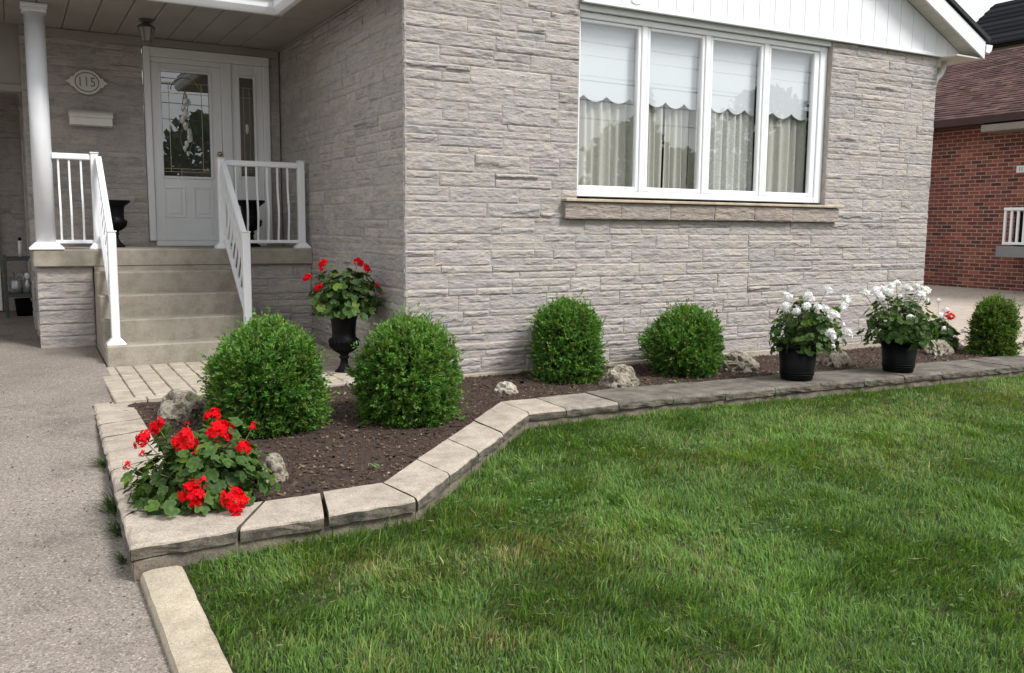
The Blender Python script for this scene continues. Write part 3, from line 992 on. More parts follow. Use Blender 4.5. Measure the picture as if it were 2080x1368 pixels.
# two raised panels low on the door
for (a, b_) in ((-1.425, -1.175), (-1.085, -0.845)):
    for (c0, c1) in (((a, DY - 0.010, 1.48), (a + 0.02, DY - 0.001, 1.85)), ((b_ - 0.02, DY - 0.010, 1.48), (b_, DY - 0.001, 1.85)),
                     ((a + 0.021, DY - 0.009, 1.48), (b_ - 0.021, DY - 0.001, 1.50)), ((a + 0.021, DY - 0.009, 1.83), (b_ - 0.021, DY - 0.001, 1.85)),
                     ((a + 0.05, DY - 0.008, 1.53), (b_ - 0.05, DY - 0.001, 1.80))):
        q.bbox(c0, c1, 0.004)
door = q.build('entry_door', M['door'], house)
def leaded(parent, x0, x1, z0, z1, narrow):
    g_ = MB(); g_.add([(x0, DY + 0.018, z0), (x1, DY + 0.018, z0), (x1, DY + 0.018, z1), (x0, DY + 0.018, z1)], [(0, 1, 2, 3)]); g_.build('glass', M['doorglass'], parent, fix=False)
    g_ = MB(); g_.box((x0, DY + 0.042, z0), (x1, DY + 0.049, z1)); g_.build('dark_backing', M['dark'], parent)  # opaque dark sheet, stands for the unlit interior behind the glass
    q_ = MB()
    yb = DY + 0.010
    wx = x1 - x0; cx = (x0 + x1) / 2
    for fx in ((0.16, 0.84) if not narrow else (0.3, 0.7)):
        q_.bar((x0 + wx * fx, yb, z0 + 0.05), (x0 + wx * fx, yb, z1 - 0.12), 0.005, 0.006, side=(1, 0, 0))
    for fz in (0.045, 0.075, 0.90, 0.80):
        zz = z0 + (z1 - z0) * fz
        q_.bar((x0, yb, zz), (x1, yb, zz), 0.005, 0.006, side=(0, 0, 1))
    if not narrow:
        for s_ in (-1, 1):
            pts = [(cx + s_ * wx * 0.30 * math.cos(a), yb, z1 - 0.22 + 0.16 * math.sin(a)) for a in np.linspace(0.1, 1.57, 9)]
            q_.tube(pts, 0.004, 4)
            pts = [(cx + s_ * (0.02 + 0.05 * math.sin(k_ * 0.6)), yb, z0 + 0.28 + k_ * 0.075) for k_ in range(11)]
            q_.tube(pts, 0.004, 4)
    q_.build('came', M['brass'], parent)
    q_ = MB()
    spec_ = [(0, 0.93, 0.03), (0.02, 0.86, 0.05), (-0.02, 0.78, 0.045), (0.0, 0.70, 0.055), (-0.03, 0.62, 0.05), (-0.005, 0.54, 0.05), (0.03, 0.46, 0.045), (0.03, 0.38, 0.05), (0.0, 0.30, 0.04), (-0.02, 0.24, 0.035), (0.01, 0.17, 0.03)] if not narrow else [(0, 0.57, 0.03), (0.004, 0.535, 0.03), (0, 0.5, 0.03)]
    for dx, fz, r_ in spec_:
        zc = z0 + (z1 - z0) * (fz * 0.72 + 0.1)
        pts = [(cx + dx + r_ * 0.62 * math.cos(a) * (1 + 0.35 * math.sin(a + dx * 40)), zc + r_ * 1.1 * math.sin(a)) for a in np.linspace(0, 2 * math.pi, 9)[:-1]]
        V_ = [(px_, DY + 0.008, pz_) for px_, pz_ in pts] + [(px_, DY + 0.014, pz_) for px_, pz_ in pts] + [(cx + dx, DY + 0.002, zc)]
        n_ = 8
        F_ = [(i, (i + 1) % n_, 16) for i in range(n_)] + [(i, n_ + i, n_ + (i + 1) % n_, (i + 1) % n_) for i in range(n_)]
        q_.add(V_, F_)
    q_.build('bevelled_ornament', M['bevel'], parent)
M['bevel'] = plain('frosted_bevel', (0.55, 0.56, 0.50), 0.12, 0.5, 30, spec=1.0)
leaded(door, -1.414, -0.863, 1.976, 3.204, False)
q = MB(); q.lathe([(0.012, 0), (0.012, 0.03), (0.026, 0.04), (0.03, 0.055), (0.022, 0.07), (0.005, 0.074)], (0, 0, 0), 12)
V = np.concatenate(q.v); q.v = [np.stack([V[:, 0] - 0.765, DY - V[:, 2], V[:, 1] + 2.26], 1)]; q.build('knob', M['brass'], door, smooth=True)
q = panel_frame(-0.598, -0.217, 1.302, 3.357, -0.505, -0.325, 2.0, 3.205, DY + 0.0, DY + 0.05)
slt = q.build('sidelight', M['door'], house)
leaded(slt, -0.504, -0.326, 2.001, 3.204, True)

SX0, SX1 = -2.325, -0.88
# ------------------------------------------------------------------ porch: landing slab, five steps, stone faced base
porch = thing('porch', (-1.45, 2.8, 0), 'concrete porch landing with five steps and stone faced base', 'porch')
def slab(name, a, b_, mat, parent, e=0.012):
    return MB().bbox(a, b_, e).build(name, mat, parent)
slab('riser', (SX0 + 0.01, 2.803, 0.90), (SX1 - 0.01, 2.95, 0.9565), M['steps'], porch, 0.002)
slab('landing', (-2.88, 2.80, 0.957), (0.012, 4.065, 1.137), M['steps'], porch)
mb = MB(); mb.box((-2.83, 2.87, 0.0), (-2.33, 4.0, 0.955)); mb.box((-0.87, 2.87, -0.05), (-0.03, 4.0, 0.955)); mb.box((-2.329, 2.95, 0), (-0.871, 4.0, 0.95))
pw_ = mb.build('foundation', M['mortar'], porch)
pst = []
for rr in layout(-2.85, -2.325, 0.10, 0.955, hgt=0.15, lmin=0.25, lmax=0.5, psplit=0.35):
    pst.append((rr, lambda u, w_, d: np.stack([u, 2.87 - d, w_], 1)))
for rr in layout(-0.875, 0.006, -0.02, 0.955, hgt=0.155, lmin=0.3, lmax=0.7, psplit=0.3):
    pst.append((rr, lambda u, w_, d: np.stack([u, 2.87 - d, w_], 1)))
for rr in layout(2.87, 4.0, 0.12, 0.955, hgt=0.15, lmin=0.3, lmax=0.7, psplit=0.3):
    pst.append((rr, lambda u, w_, d: np.stack([-2.83 - d, u, w_], 1)))
for rr, f_ in pst:
    V, F, cc = stone_geo(rr, f_, rnd.randrange(9999), rough=0.024)
    MB().add(V, F, 0, cc).build('stone', M['stone'], pw_, fix=False)
yf = [1.75, 2.012, 2.275, 2.537]
zt = [0.245, 0.468, 0.691, 0.914]
for k in range(4):
    z0 = 0.0 if k == 0 else zt[k - 1] - 0.05
    slab('step', (SX0 + 0.002 * k, yf[k], z0 + 0.0011 * k), (SX1 - 0.002 * k, 2.795 + 0.05 - 0.003 * k, zt[k]), M['steps'], porch, 0.014)

# ------------------------------------------------------------------ paved landing in front of the steps
pv = thing('paver_path', (-1.2, 0.9, 0.0), 'landing of pale tan concrete pavers at the foot of the steps', 'paving')
mb = MB(); mb.box((-2.42, 0.10, -0.12), (-0.03, 2.79, 0.0)); base_ = mb.build('sand_bed', M['blockface'], pv)
def pz(y): return 0.008 + 0.017 * y
def paver(x0, x1, y0_, y1_):
    e = 0.004
    dz = rnd.uniform(-0.003, 0.003)
    q_ = MB().bbox((x0 + e, y0_ + e, -0.04), (x1 - e, y1_ - e, pz((y0_ + y1_) / 2) + dz + 0.014), 0.007)
    return q_.build('paver', M['paver'], pv)
x = -2.42
while x < -0.06:
    x1 = min(x + 0.24, -0.03)
    paver(x, x1, 0.06, 0.175)
    x += 0.24
x = -2.42; k = 0
while x < -0.06:
    x1 = min(x + 0.158, -0.03)
    lim = 1.748 if x < SX1 - 0.05 else 2.84
    y = 0.177 - (0.14 if k % 2 else 0.0)
    while y < lim - 0.02:
        a = max(y, 0.177); b_ = min(y + 0.285, lim)
        if b_ - a > 0.04: paver(x, x1, a, b_)
        y += 0.285
    x += 0.158; k += 1

# ------------------------------------------------------------------ edging wall of cap stones round the bed
edg = thing('garden_edging', (-0.5, -2.4, -0.15), 'low wall of tan concrete cap stones around the garden bed', 'garden edging')
def seg_pts(i, t_):
    o_ = Vector(OUT[i]).lerp(Vector(OUT[i + 1]), t_); n_ = Vector(INN[i]).lerp(Vector(INN[i + 1]), t_)
    return o_, n_
def cap_block(i, t0, t1, zt_, zb_, inset, mats, name, gap=0.004, rseg=4, gate=True):
    nl = max(3, int((t1 - t0) * (Vector(OUT[i + 1]) - Vector(OUT[i])).length / 0.07))
    ln = (Vector(OUT[i + 1]) - Vector(OUT[i])).length
    g_ = gap / ln
    tt = np.linspace(t0 + g_, t1 - g_, nl + 1)
    # profile from inner bottom over the top to outer bottom: (across 0 inner..1 outer, z, noise)
    R_ = 0.028 if gate else 0.008
    wdt = (Vector(OUT[i]) - Vector(INN[i])).length
    prof_ = [(0.0, zb_), (0.0, zt_ - 0.006), (0.02, zt_), (0.25, zt_), (0.5, zt_), (0.75, zt_)]
    for k_ in range(rseg + 1):
        a = math.pi / 2 * k_ / rseg
        prof_.append((1 - (R_ - R_ * math.sin(a)) / wdt, zt_ - R_ + R_ * math.cos(a)))
    prof_ += [(1.0, (zt_ - R_ + zb_) / 2), (0.995, zb_)]
    V, F = [], []
    tilt = rnd.uniform(-0.004, 0.004); dz0 = rnd.uniform(-0.003, 0.003)
    zoff = rnd.uniform(0, 50)
    for j, t_ in enumerate(tt):
        o_, n_ = seg_pts(i, t_)
        dirv = (o_ - n_).normalized()
        o2 = o_ - dirv * inset
        for (s_, z_) in prof_:
            p = n_.lerp(o2, s_)
            V.append([p[0], p[1], z_ + edge_z(p[0]) + dz0 + tilt * (t_ - t0) / (t1 - t0)])
    V = np.array(V)
    k_ = len(prof_)
    nn = fbm(V * 16 + zoff, 3, 3) - 0.5
    nf = fbm(V * 30 + zoff, 9, 2) - 0.5
    pz_ = np.tile(np.arange(k_), len(tt))
    top = pz_ < 7
    face = pz_ >= k_ - 3
    V[:, 2] += np.where(top, nn * 0.010, nn * 0.018)
    o0, n0_ = seg_pts(i, 0.5)
    dv = (o0 - n0_).normalized()
    amp = np.where(face, 0.032, np.where(pz_ >= 7, 0.022, 0.0))
    V[:, 0] += dv[0] * nf * amp; V[:, 1] += dv[1] * nf * amp
    mi = []
    for j in range(len(tt) - 1):
        for q_ in range(k_ - 1):
            F.append((j * k_ + q_, (j + 1) * k_ + q_, (j + 1) * k_ + q_ + 1, j * k_ + q_ + 1))
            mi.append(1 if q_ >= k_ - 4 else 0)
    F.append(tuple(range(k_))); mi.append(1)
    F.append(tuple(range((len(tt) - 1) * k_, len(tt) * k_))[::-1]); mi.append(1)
    mb = MB(); mb.add(V, F); mb.mi = mi
    return mb.build(name, mats, edg)
def run(i, joints, mats):
    for a, b_ in zip(joints[:-1], joints[1:]):
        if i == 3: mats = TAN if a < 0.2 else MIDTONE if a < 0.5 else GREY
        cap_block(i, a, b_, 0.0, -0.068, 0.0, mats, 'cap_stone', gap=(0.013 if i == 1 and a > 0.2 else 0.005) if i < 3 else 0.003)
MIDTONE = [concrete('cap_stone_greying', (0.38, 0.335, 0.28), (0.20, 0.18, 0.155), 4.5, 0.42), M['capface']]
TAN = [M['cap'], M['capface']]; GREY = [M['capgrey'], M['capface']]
run(0, [0.0, 0.115, 0.235, 0.36, 0.485, 0.61, 0.735, 0.87, 1.0], TAN)
run(1, [0.0, 0.335, 0.645, 1.0], TAN)
run(2, [0.0, 0.215, 0.45, 0.69, 0.86, 1.0], TAN)
run(3, [0.0, 0.24, 0.60, 1.0], TAN)
run(4, [k / 14 for k in range(15)], GREY)
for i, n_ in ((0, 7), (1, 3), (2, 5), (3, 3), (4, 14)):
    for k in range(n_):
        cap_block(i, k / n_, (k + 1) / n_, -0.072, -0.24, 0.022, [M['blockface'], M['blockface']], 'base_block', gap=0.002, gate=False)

# kerb that runs on down the driveway
kb = thing('driveway_kerb', (-2.56, -3.4, -0.2), 'tan concrete kerb between the driveway and the lawn', 'kerb')
def kz(y): return -0.115 + 0.05 * (y + 3.4)
y = -3.375
klen = [1.55, 2.4, 2.4, 2.4, 2.4]
for ln in klen:
    nl = int(ln / 0.09)
    prof_ = [(0.0, -0.25), (0.0, -0.030), (0.012, -0.008), (0.05, 0.0), (0.10, 0.002), (0.155, 0.0), (0.178, -0.008), (0.185, -0.25)]
    V, F = [], []
    for j in range(nl + 1):
        yy = y - 0.004 - (ln - 0.008) * j / nl
        xl = -2.652 - 0.008 * (yy + 3.4)
        for p, z_ in prof_: V.append((xl + p, yy, kz(yy) + z_))
    V = np.array(V); V += (fbm(V * 14, 4, 3)[:, None] - 0.5) * np.array([0.010, 0, 0.006])
    k_ = len(prof_)
    for j in range(nl):
        for q_ in range(k_ - 1): F.append((j * k_ + q_, (j + 1) * k_ + q_, (j + 1) * k_ + q_ + 1, j * k_ + q_ + 1))
    F.append(tuple(range(k_))); F.append(tuple(range(nl * k_, nl * k_ + k_))[::-1])
    MB().add(V, F).build('kerb_stone', M['kerb'], kb)
    y -= ln

# ------------------------------------------------------------------ porch column and railings
colm = thing('porch_column', (-2.745, 2.95, 1.137), 'tall round white porch column standing on the corner of the landing', 'column')
MB().lathe([(0.094, 0.05), (0.094, 2.36)], (-2.745, 2.95, 1.137), 28).build('shaft', M['white'], colm, smooth=True)
mb = MB(); mb.add([(-2.905, 2.79, 1.138), (-2.585, 2.79, 1.138), (-2.585, 3.11, 1.138), (-2.905, 3.11, 1.138), (-2.905, 2.79, 1.152), (-2.585, 2.79, 1.152), (-2.585, 3.11, 1.152), (-2.905, 3.11, 1.152),
                   (-2.845, 2.85, 1.21), (-2.645, 2.85, 1.21), (-2.645, 3.05, 1.21), (-2.845, 3.05, 1.21)],
                  [(3, 2, 1, 0), (0, 1, 5, 4), (1, 2, 6, 5), (2, 3, 7, 6), (3, 0, 4, 7), (4, 5, 9, 8), (5, 6, 10, 9), (6, 7, 11, 10), (7, 4, 8, 11), (8, 9, 10, 11)]); mb.build('base', M['white'], colm)
mb = MB(); mb.bbox((-2.855, 2.84, 3.49), (-2.635, 3.06, 3.566), 0.006); mb.bbox((-2.865, 2.83, 3.535), (-2.625, 3.07, 3.5655), 0.004); mb.build('capital', M['white'], colm)

def post(parent, x, y, z0, z1, w_=0.076, nm='post'):
    q_ = MB(); h_ = w_ / 2
    q_.bbox((x - h_, y - h_, z0 + 0.02), (x + h_, y + h_, z1), 0.005)
    q_.bbox((x - h_ - 0.006, y - h_ - 0.006, z1 + 0.0005), (x + h_ + 0.006, y + h_ + 0.006, z1 + 0.014), 0.004)
    o_ = q_.build(nm, M['white'], parent)
    b0, b1 = 0.085, h_ + 0.004
    V = [(x - b0, y - b0, z0 + .001), (x + b0, y - b0, z0 + .001), (x + b0, y + b0, z0 + .001), (x - b0, y + b0, z0 + .001)] + [(x - b0, y - b0, z0 + .012), (x + b0, y - b0, z0 + .012), (x + b0, y + b0, z0 + .012), (x - b0, y + b0, z0 + .012)] + [(x - b1, y - b1, z0 + .065), (x + b1, y - b1, z0 + .065), (x + b1, y + b1, z0 + .065), (x - b1, y + b1, z0 + .065)]
    MB().add(V, [(3, 2, 1, 0), (0, 1, 5, 4), (1, 2, 6, 5), (2, 3, 7, 6), (3, 0, 4, 7), (4, 5, 9, 8), (5, 6, 10, 9), (6, 7, 11, 10), (7, 4, 8, 11)]).build('post_base', M['white'], o_)
    return o_
def belly(x, y, z0, z1, out, parent):
    q_ = MB(); n_ = 10
    pts = []
    for k_ in range(n_ + 1):
        s_ = k_ / n_
        bl = 0.0
        if s_ < 0.72: bl = 0.042 * (math.sin(math.pi * min(1, s_ / 0.72)) ** 1.6)
        pts.append((x + out[0] * bl, y + out[1] * bl, z0 + (z1 - z0) * s_))
    for k_ in range(n_):
        pass
    V, F = [], []
    h_ = 0.0095
    for (a, b_, c_) in pts: V += [(a - h_, b_ - h_, c_), (a + h_, b_ - h_, c_), (a + h_, b_ + h_, c_), (a - h_, b_ + h_, c_)]
    for k_ in range(n_):
        o_ = k_ * 4
        for j in range(4): F.append((o_ + j, o_ + (j + 1) % 4, o_ + 4 + (j + 1) % 4, o_ + 4 + j))
    q_.add(V, F)
    return q_.build('baluster', M['white'], parent)
RY = 2.92
r1 = thing('porch_railing', (-2.45, RY, 1.137), 'short white railing between the round column and the left stair rail', 'railing')
post(r1, -2.262, RY, 1.137, 2.125)
MB().bbox((-2.66, RY - 0.028, 2.055), (-2.301, RY + 0.028, 2.118), 0.008).build('top_rail', M['white'], r1)
MB().bbox((-2.66, RY - 0.02, 1.195), (-2.301, RY + 0.02, 1.232), 0.005).build('bottom_rail', M['white'], r1)
for x in (-2.60, -2.50, -2.39): belly(x, RY, 1.232, 2.056, (0, -1), r1)
r2 = thing('porch_railing', (-0.5, RY, 1.137), 'white porch railing in front of the sidelight, ending beside the stone side wall', 'railing')
post(r2, -0.981, RY, 1.137, 2.125); post(r2, -0.085, RY, 1.137, 2.13)
MB().bbox((-0.942, RY - 0.028, 2.055), (-0.124, RY + 0.028, 2.118), 0.008).build('top_rail', M['white'], r2)
MB().bbox((-0.942, RY - 0.02, 1.195), (-0.124, RY + 0.02, 1.232), 0.005).build('bottom_rail', M['white'], r2)
for k in range(6): belly(-0.825 + k * 0.117, RY, 1.232, 2.056, (0, -1), r2)
for nm, x in (('white sloping stair railing on the driveway side of the steps', -2.225), ('white sloping stair railing on the side of the steps behind the boxwood', -0.965)):
    r = thing('stair_railing', (x, 1.9, 0.245), nm, 'railing', 'railings beside the steps')
    post(r, x, 1.88, 0.245, 1.325)
    p, q_ = Vector((x, 2.882, 2.075)), Vector((x, 1.918, 1.272))
    MB().bar(p, q_, 0.056, 0.055, side=(1, 0, 0)).build('top_rail', M['white'], r)
    dn = Vector((0, 0, -0.80))
    MB().bar(p + dn, q_ + dn, 0.04, 0.036, side=(1, 0, 0)).build('bottom_rail', M['white'], r)
    for k in range(8):
        t_ = (k + 0.6) / 8.2
        c_ = p.lerp(q_, t_)
        belly(x, c_[1], c_[2] - 0.79, c_[2] - 0.02, (-0.8 if x < -1.5 else 0.8, 0), r)

# ------------------------------------------------------------------ plaque, mail box, lantern, urns
def ellipse(cx, cz, a, b_, n=36): return [(cx + a * math.cos(t_), cz + b_ * math.sin(t_)) for t_ in np.linspace(0, 2 * math.pi, n + 1)[:-1]]
pl = thing('house_number_plaque', (-2.21, 4.04, 2.86), 'oval cream plaque with the number 115 on the stone wall', 'plaque')
PX, PZ, PY = -2.21, 3.0, 4.052
q = MB(); q.prism(ellipse(PX, PZ, 0.152, 0.135), 1, PY - 0.022, PY)
for s_ in (-1, 1):
    q.prism([(PX + s_ * u, PZ + v_) for u, v_ in ((0.13, -0.05), (0.165, -0.055), (0.18, -0.022), (0.222, 0.0), (0.18, 0.022), (0.165, 0.055), (0.13, 0.05))], 1, PY - 0.017, PY - 0.002)
q.build('plate', M['plaque'], pl)
q = MB()
e1, e2 = ellipse(PX, PZ, 0.128, 0.111), ellipse(PX, PZ, 0.116, 0.099)
n = len(e1)
V = [(a, PY - 0.0255, b_) for a, b_ in e1] + [(a, PY - 0.0255, b_) for a, b_ in e2] + [(a, PY - 0.0225, b_) for a, b_ in e1] + [(a, PY - 0.0225, b_) for a, b_ in e2]
q.add(V, [(i, (i + 1) % n, n + (i + 1) % n, n + i) for i in range(n)] + [(i, 2 * n + i, 2 * n + (i + 1) % n, (i + 1) % n) for i in range(n)] + [(n + i, n + (i + 1) % n, 3 * n + (i + 1) % n, 3 * n + i) for i in range(n)])
q.build('border_line', M['plaquedark'], pl)
def text(s_, size, loc, rot, mat, parent, name, depth=0.003):
    cu = bpy.data.curves.new(name, 'FONT'); cu.body = s_; cu.size = size; cu.extrude = depth; cu.align_x = 'CENTER'; cu.align_y = 'CENTER'
    cu.resolution_u = 3
    tmp = bpy.data.objects.new(name, cu); COL.objects.link(tmp)
    dg = bpy.context.evaluated_depsgraph_get(); dg.update()
    me = bpy.data.meshes.new_from_object(tmp.evaluated_get(dg)); bpy.data.objects.remove(tmp)
    me.materials.clear(); me.materials.append(mat)
    o_ = bpy.data.objects.new(name, me); COL.objects.link(o_)
    o_.parent = parent; o_.location = Vector(loc) - wl(parent); o_.rotation_euler = rot
    return o_
o_ = text('115', 0.14, (PX - 0.005, PY - 0.0255, PZ - 0.003), (math.pi / 2, 0, 0), M['plaquedark'], pl, 'numerals')
o_.scale = (0.95, 1.05, 1)
mbx = thing('mailbox', (-2.19, 4.0, 2.5), 'cream wall mailbox with a lid, under the number plaque', 'mailbox')
q = MB(); q.prism([(4.05, 2.505), (3.955, 2.515), (3.96, 2.64), (4.05, 2.665)], 0, -2.412, -1.968); q.build('box', M['mailbox'], mbx)
q = MB(); q.prism([(4.052, 2.69), (3.965, 2.655), (3.945, 2.628), (3.939, 2.60), (3.945, 2.60), (3.955, 2.642), (4.052, 2.668)], 0, -2.42, -1.96); q.build('lid', M['mailbox'], mbx)

lan = thing('porch_lantern', (-1.68, 3.07, 3.33), 'small pewter lantern hanging from the porch ceiling', 'lantern')
q = MB(); q.lathe([(0.07, 0.234), (0.075, 0.222), (0.05, 0.205), (0.018, 0.195), (0.016, 0.18)], (-1.68, 3.07, 3.335), 12); q.build('mount', M['lantern'], lan)
q = MB(); q.lathe([(0.03, 0.20), (0.085, 0.165), (0.095, 0.148), (0.085, 0.147)], (-1.68, 3.07, 3.335), 6)
for k in range(6):
    a = 2 * math.pi * k / 6
    q.bar((-1.68 + 0.083 * math.cos(a), 3.07 + 0.083 * math.sin(a), 3.485), (-1.68 + 0.052 * math.cos(a), 3.07 + 0.052 * math.sin(a), 3.345), 0.008, 0.008)
q.lathe([(0.056, 0.012), (0.054, 0.0), (0.02, -0.008)], (-1.68, 3.07, 3.335), 6); q.build('frame', M['lantern'], lan)
q = MB(); q.lathe([(0.048, 0.012), (0.076, 0.147)], (-1.68, 3.07, 3.335), 6); q.build('glass', M['lampglass'] if 'lampglass' in M else plain('smoked_glass', (0.30, 0.29, 0.26), 0.15, 0.1, 20), lan)

URN = [(0.0, 0.0), (0.098, 0.0), (0.098, 0.028), (0.088, 0.036), (0.07, 0.055), (0.048, 0.085), (0.036, 0.12), (0.034, 0.155), (0.048, 0.165), (0.048, 0.178), (0.036, 0.19), (0.055, 0.212), (0.095, 0.245),
       (0.128, 0.285), (0.136, 0.325), (0.128, 0.35), (0.112, 0.365), (0.110, 0.40), (0.113, 0.46), (0.120, 0.52), (0.132, 0.568), (0.142, 0.585), (0.142, 0.60), (0.130, 0.602), (0.118, 0.57), (0.10, 0.55), (0.0, 0.548)]
def urn_at(c, label, k=1.0, lip=1.0):
    u = thing('urn', c, label, 'urn', 'black pedestal urns')
    pr_ = [(r_ * k * (lip if z_ > 0.55 else 1), z_ * k) for r_, z_ in URN]
    MB().lathe(pr_[4:], c, 28, cap=False).build('bowl', M['urn'], u, smooth=True)
    b0 = 0.1 * k
    q_ = MB(); q_.bbox((c[0] - b0, c[1] - b0, c[2] + 0.001), (c[0] + b0, c[1] + b0, c[2] + 0.03 * k), 0.006); q_.lathe([(0.092 * k, 0.031 * k), (0.088 * k, 0.042 * k), (0.07 * k, 0.056 * k)], c, 24); q_.build('foot', M['urn'], u)
    q_ = MB()
    for j in range(20):     # gadroon ribs round the belly
        a = 2 * math.pi * j / 20
        pts = [(c[0] + r_ * k * math.cos(a), c[1] + r_ * k * math.sin(a), c[2] + z_ * k) for r_, z_ in ((0.06, 0.215), (0.098, 0.245), (0.131, 0.285), (0.139, 0.325), (0.13, 0.348))]
        q_.tube(pts, [0.004, 0.008, 0.011, 0.011, 0.006], 5)
    q_.build('gadroon_ribs', M['urn'], u, smooth=True)
    return u
urn_at((-0.365, 0.61, 0.0), 'black pedestal urn holding red geraniums beside the side wall')
urn_at((-2.02, 3.62, 1.138), 'empty black urn on the landing left of the entry door', 0.88, 1.35)
urn_at((-0.51, 3.62, 1.138), 'black urn on the landing behind the railing, under the sidelight', 0.93, 1.35)

# ------------------------------------------------------------------ small stand left of the porch
ct = thing('plant_stand', (-2.99, 5.35, 0.2), 'dark metal two tier stand against the garage wall', 'stand')
cz = float(drive_z(5.35))
for (x, y) in ((-3.14, 5.18), (-2.80, 5.18), (-3.14, 5.55), (-2.80, 5.55)):
    MB().bbox((x - 0.018, y - 0.018, cz - 0.01), (x + 0.018, y + 0.018, 1.0), 0.003).build('leg', M['cartmetal'], ct)
for z_ in (0.95, 0.50):
    MB().bbox((-3.12, 5.165, z_ - 0.015), (-2.82, 5.565, z_ + 0.03), 0.004).build('shelf', M['cartmetal'], ct)
cn = thing('watering_can', (-3.02, 5.33, 0.531), 'small galvanised watering can on the lower shelf of the stand', 'watering can')
MB().lathe([(0.065, 0), (0.068, 0.08), (0.055, 0.15), (0.05, 0.16)], (-3.02, 5.33, 0.531), 16).build('body', M['galv'], cn, smooth=True)
MB().tube([(-3.02, 5.33, 0.69), (-3.0, 5.31, 0.76), (-2.95, 5.29, 0.75), (-2.94, 5.29, 0.64)], 0.010, 8).build('handle', M['galv'], cn, smooth=True)
MB().tube([(-3.08, 5.33, 0.58), (-3.12, 5.33, 0.66), (-3.13, 5.33, 0.72)], 0.012, 8).build('spout', M['galv'], cn, smooth=True)
bt = thing('spray_bottle', (-2.90, 5.28, 0.531), 'white topped bottle on the lower shelf beside the watering can', 'bottle')
MB().lathe([(0.035, 0), (0.037, 0.12), (0.02, 0.16), (0.018, 0.17)], (-2.90, 5.28, 0.531), 14).build('body', M['galv'], bt, smooth=True)
MB().lathe([(0.018, 0.171), (0.03, 0.18), (0.033, 0.23), (0.02, 0.25)], (-2.90, 5.28, 0.531), 14).build('cap', M['bottle'], bt, smooth=True)
jr = thing('pillar_candle', (-2.962, 5.33, 0.981), 'tall white stick standing on the top shelf of the stand', 'candle')
MB().lathe([(0.022, 0), (0.022, 0.20)], (-2.962, 5.33, 0.981), 14).build('shaft', M['bottle'], jr, smooth=True)
MB().lathe([(0.017, 0.201), (0.02, 0.22), (0.012, 0.24)], (-2.962, 5.33, 0.981), 14).build('tip', M['black'], jr, smooth=True)
bk = thing('bucket', (-2.95, 5.36, cz), 'dark bucket on the ground under the stand', 'bucket')
MB().lathe([(0.0, 0.0), (0.09, 0.0), (0.11, 0.21), (0.115, 0.215), (0.105, 0.21), (0.085, 0.01), (0, 0.01)], (-2.95, 5.36, cz), 18, cap=False).build('pail', M['black'], bk, smooth=True)

# ------------------------------------------------------------------ brick house next door
nb = thing('brick_house', (18, 6, 0.2), 'red brick bungalow with a brown shingle roof across the side drive', 'house')
NX = 14.0
mb = MB(); mb.box((NX + 0.004, -3.0, 0.0), (NX + 0.3, 12.0, 3.75)); mb.box((NX + 0.301, -3, 0), (24, -2.8, 3.75)); nbw = mb.build('wall', M['brickmortar'], nb)
bl_, bh_ = 0.208, 0.0620
rows = []
z = 0.235; k = 0
while z < 3.45:
    y = 6.2 + (bl_ + 0.017) / 2 * (k % 2)
    while y > 1.6:
        rows.append((y - bl_, y, z, z + bh_)); y -= bl_ + 0.017
    z += bh_ + 0.0140; k += 1
BRK = [(0.195, 0.053, 0.035), (0.235, 0.064, 0.042), (0.165, 0.046, 0.033), (0.26, 0.086, 0.056), (0.095, 0.035, 0.029), (0.215, 0.059, 0.038)]
me_b = None
cand = []
for r in rows:
    u, v_, zz = project(np.array([(NX, (r[0] + r[1]) / 2, (r[2] + r[3]) / 2)]))
    vis = 1870 < u[0] < 2085 and v_[0] > 250 and v_[0] < 600
    cand.append((0 if vis else 1, zz[0], r))
cand.sort()
rest = MB()
proto = {}
for k, (nv, dz_, r) in enumerate(cand):
    if k < 300 and nv == 0:
        ci = rnd.randrange(len(BRK))
        if ci not in proto:
            q = MB(); q.bbox((NX - 0.001, 0, 0), (NX + 0.06, bl_, bh_), 0.004, col=BRK[ci]); o_ = q.build('brick', M['brick'], nbw); proto[ci] = o_
        else:
            o_ = proto[ci].copy(); COL.objects.link(o_)
        o_.location = Vector((NX + 0.03 + rnd.uniform(-0.003, 0.003), (r[0] + r[1]) / 2, r[2])) - wl(nbw)
    else:
        rest.box((NX + rnd.uniform(-0.004, 0.002), r[0], r[2]), (NX + 0.06, r[1], r[3]), 0, np.array(rnd.choice(BRK)) * rnd.uniform(0.7, 1.25))
tag(rest.build('brickwork', M['brick'], nb), kind='stuff')
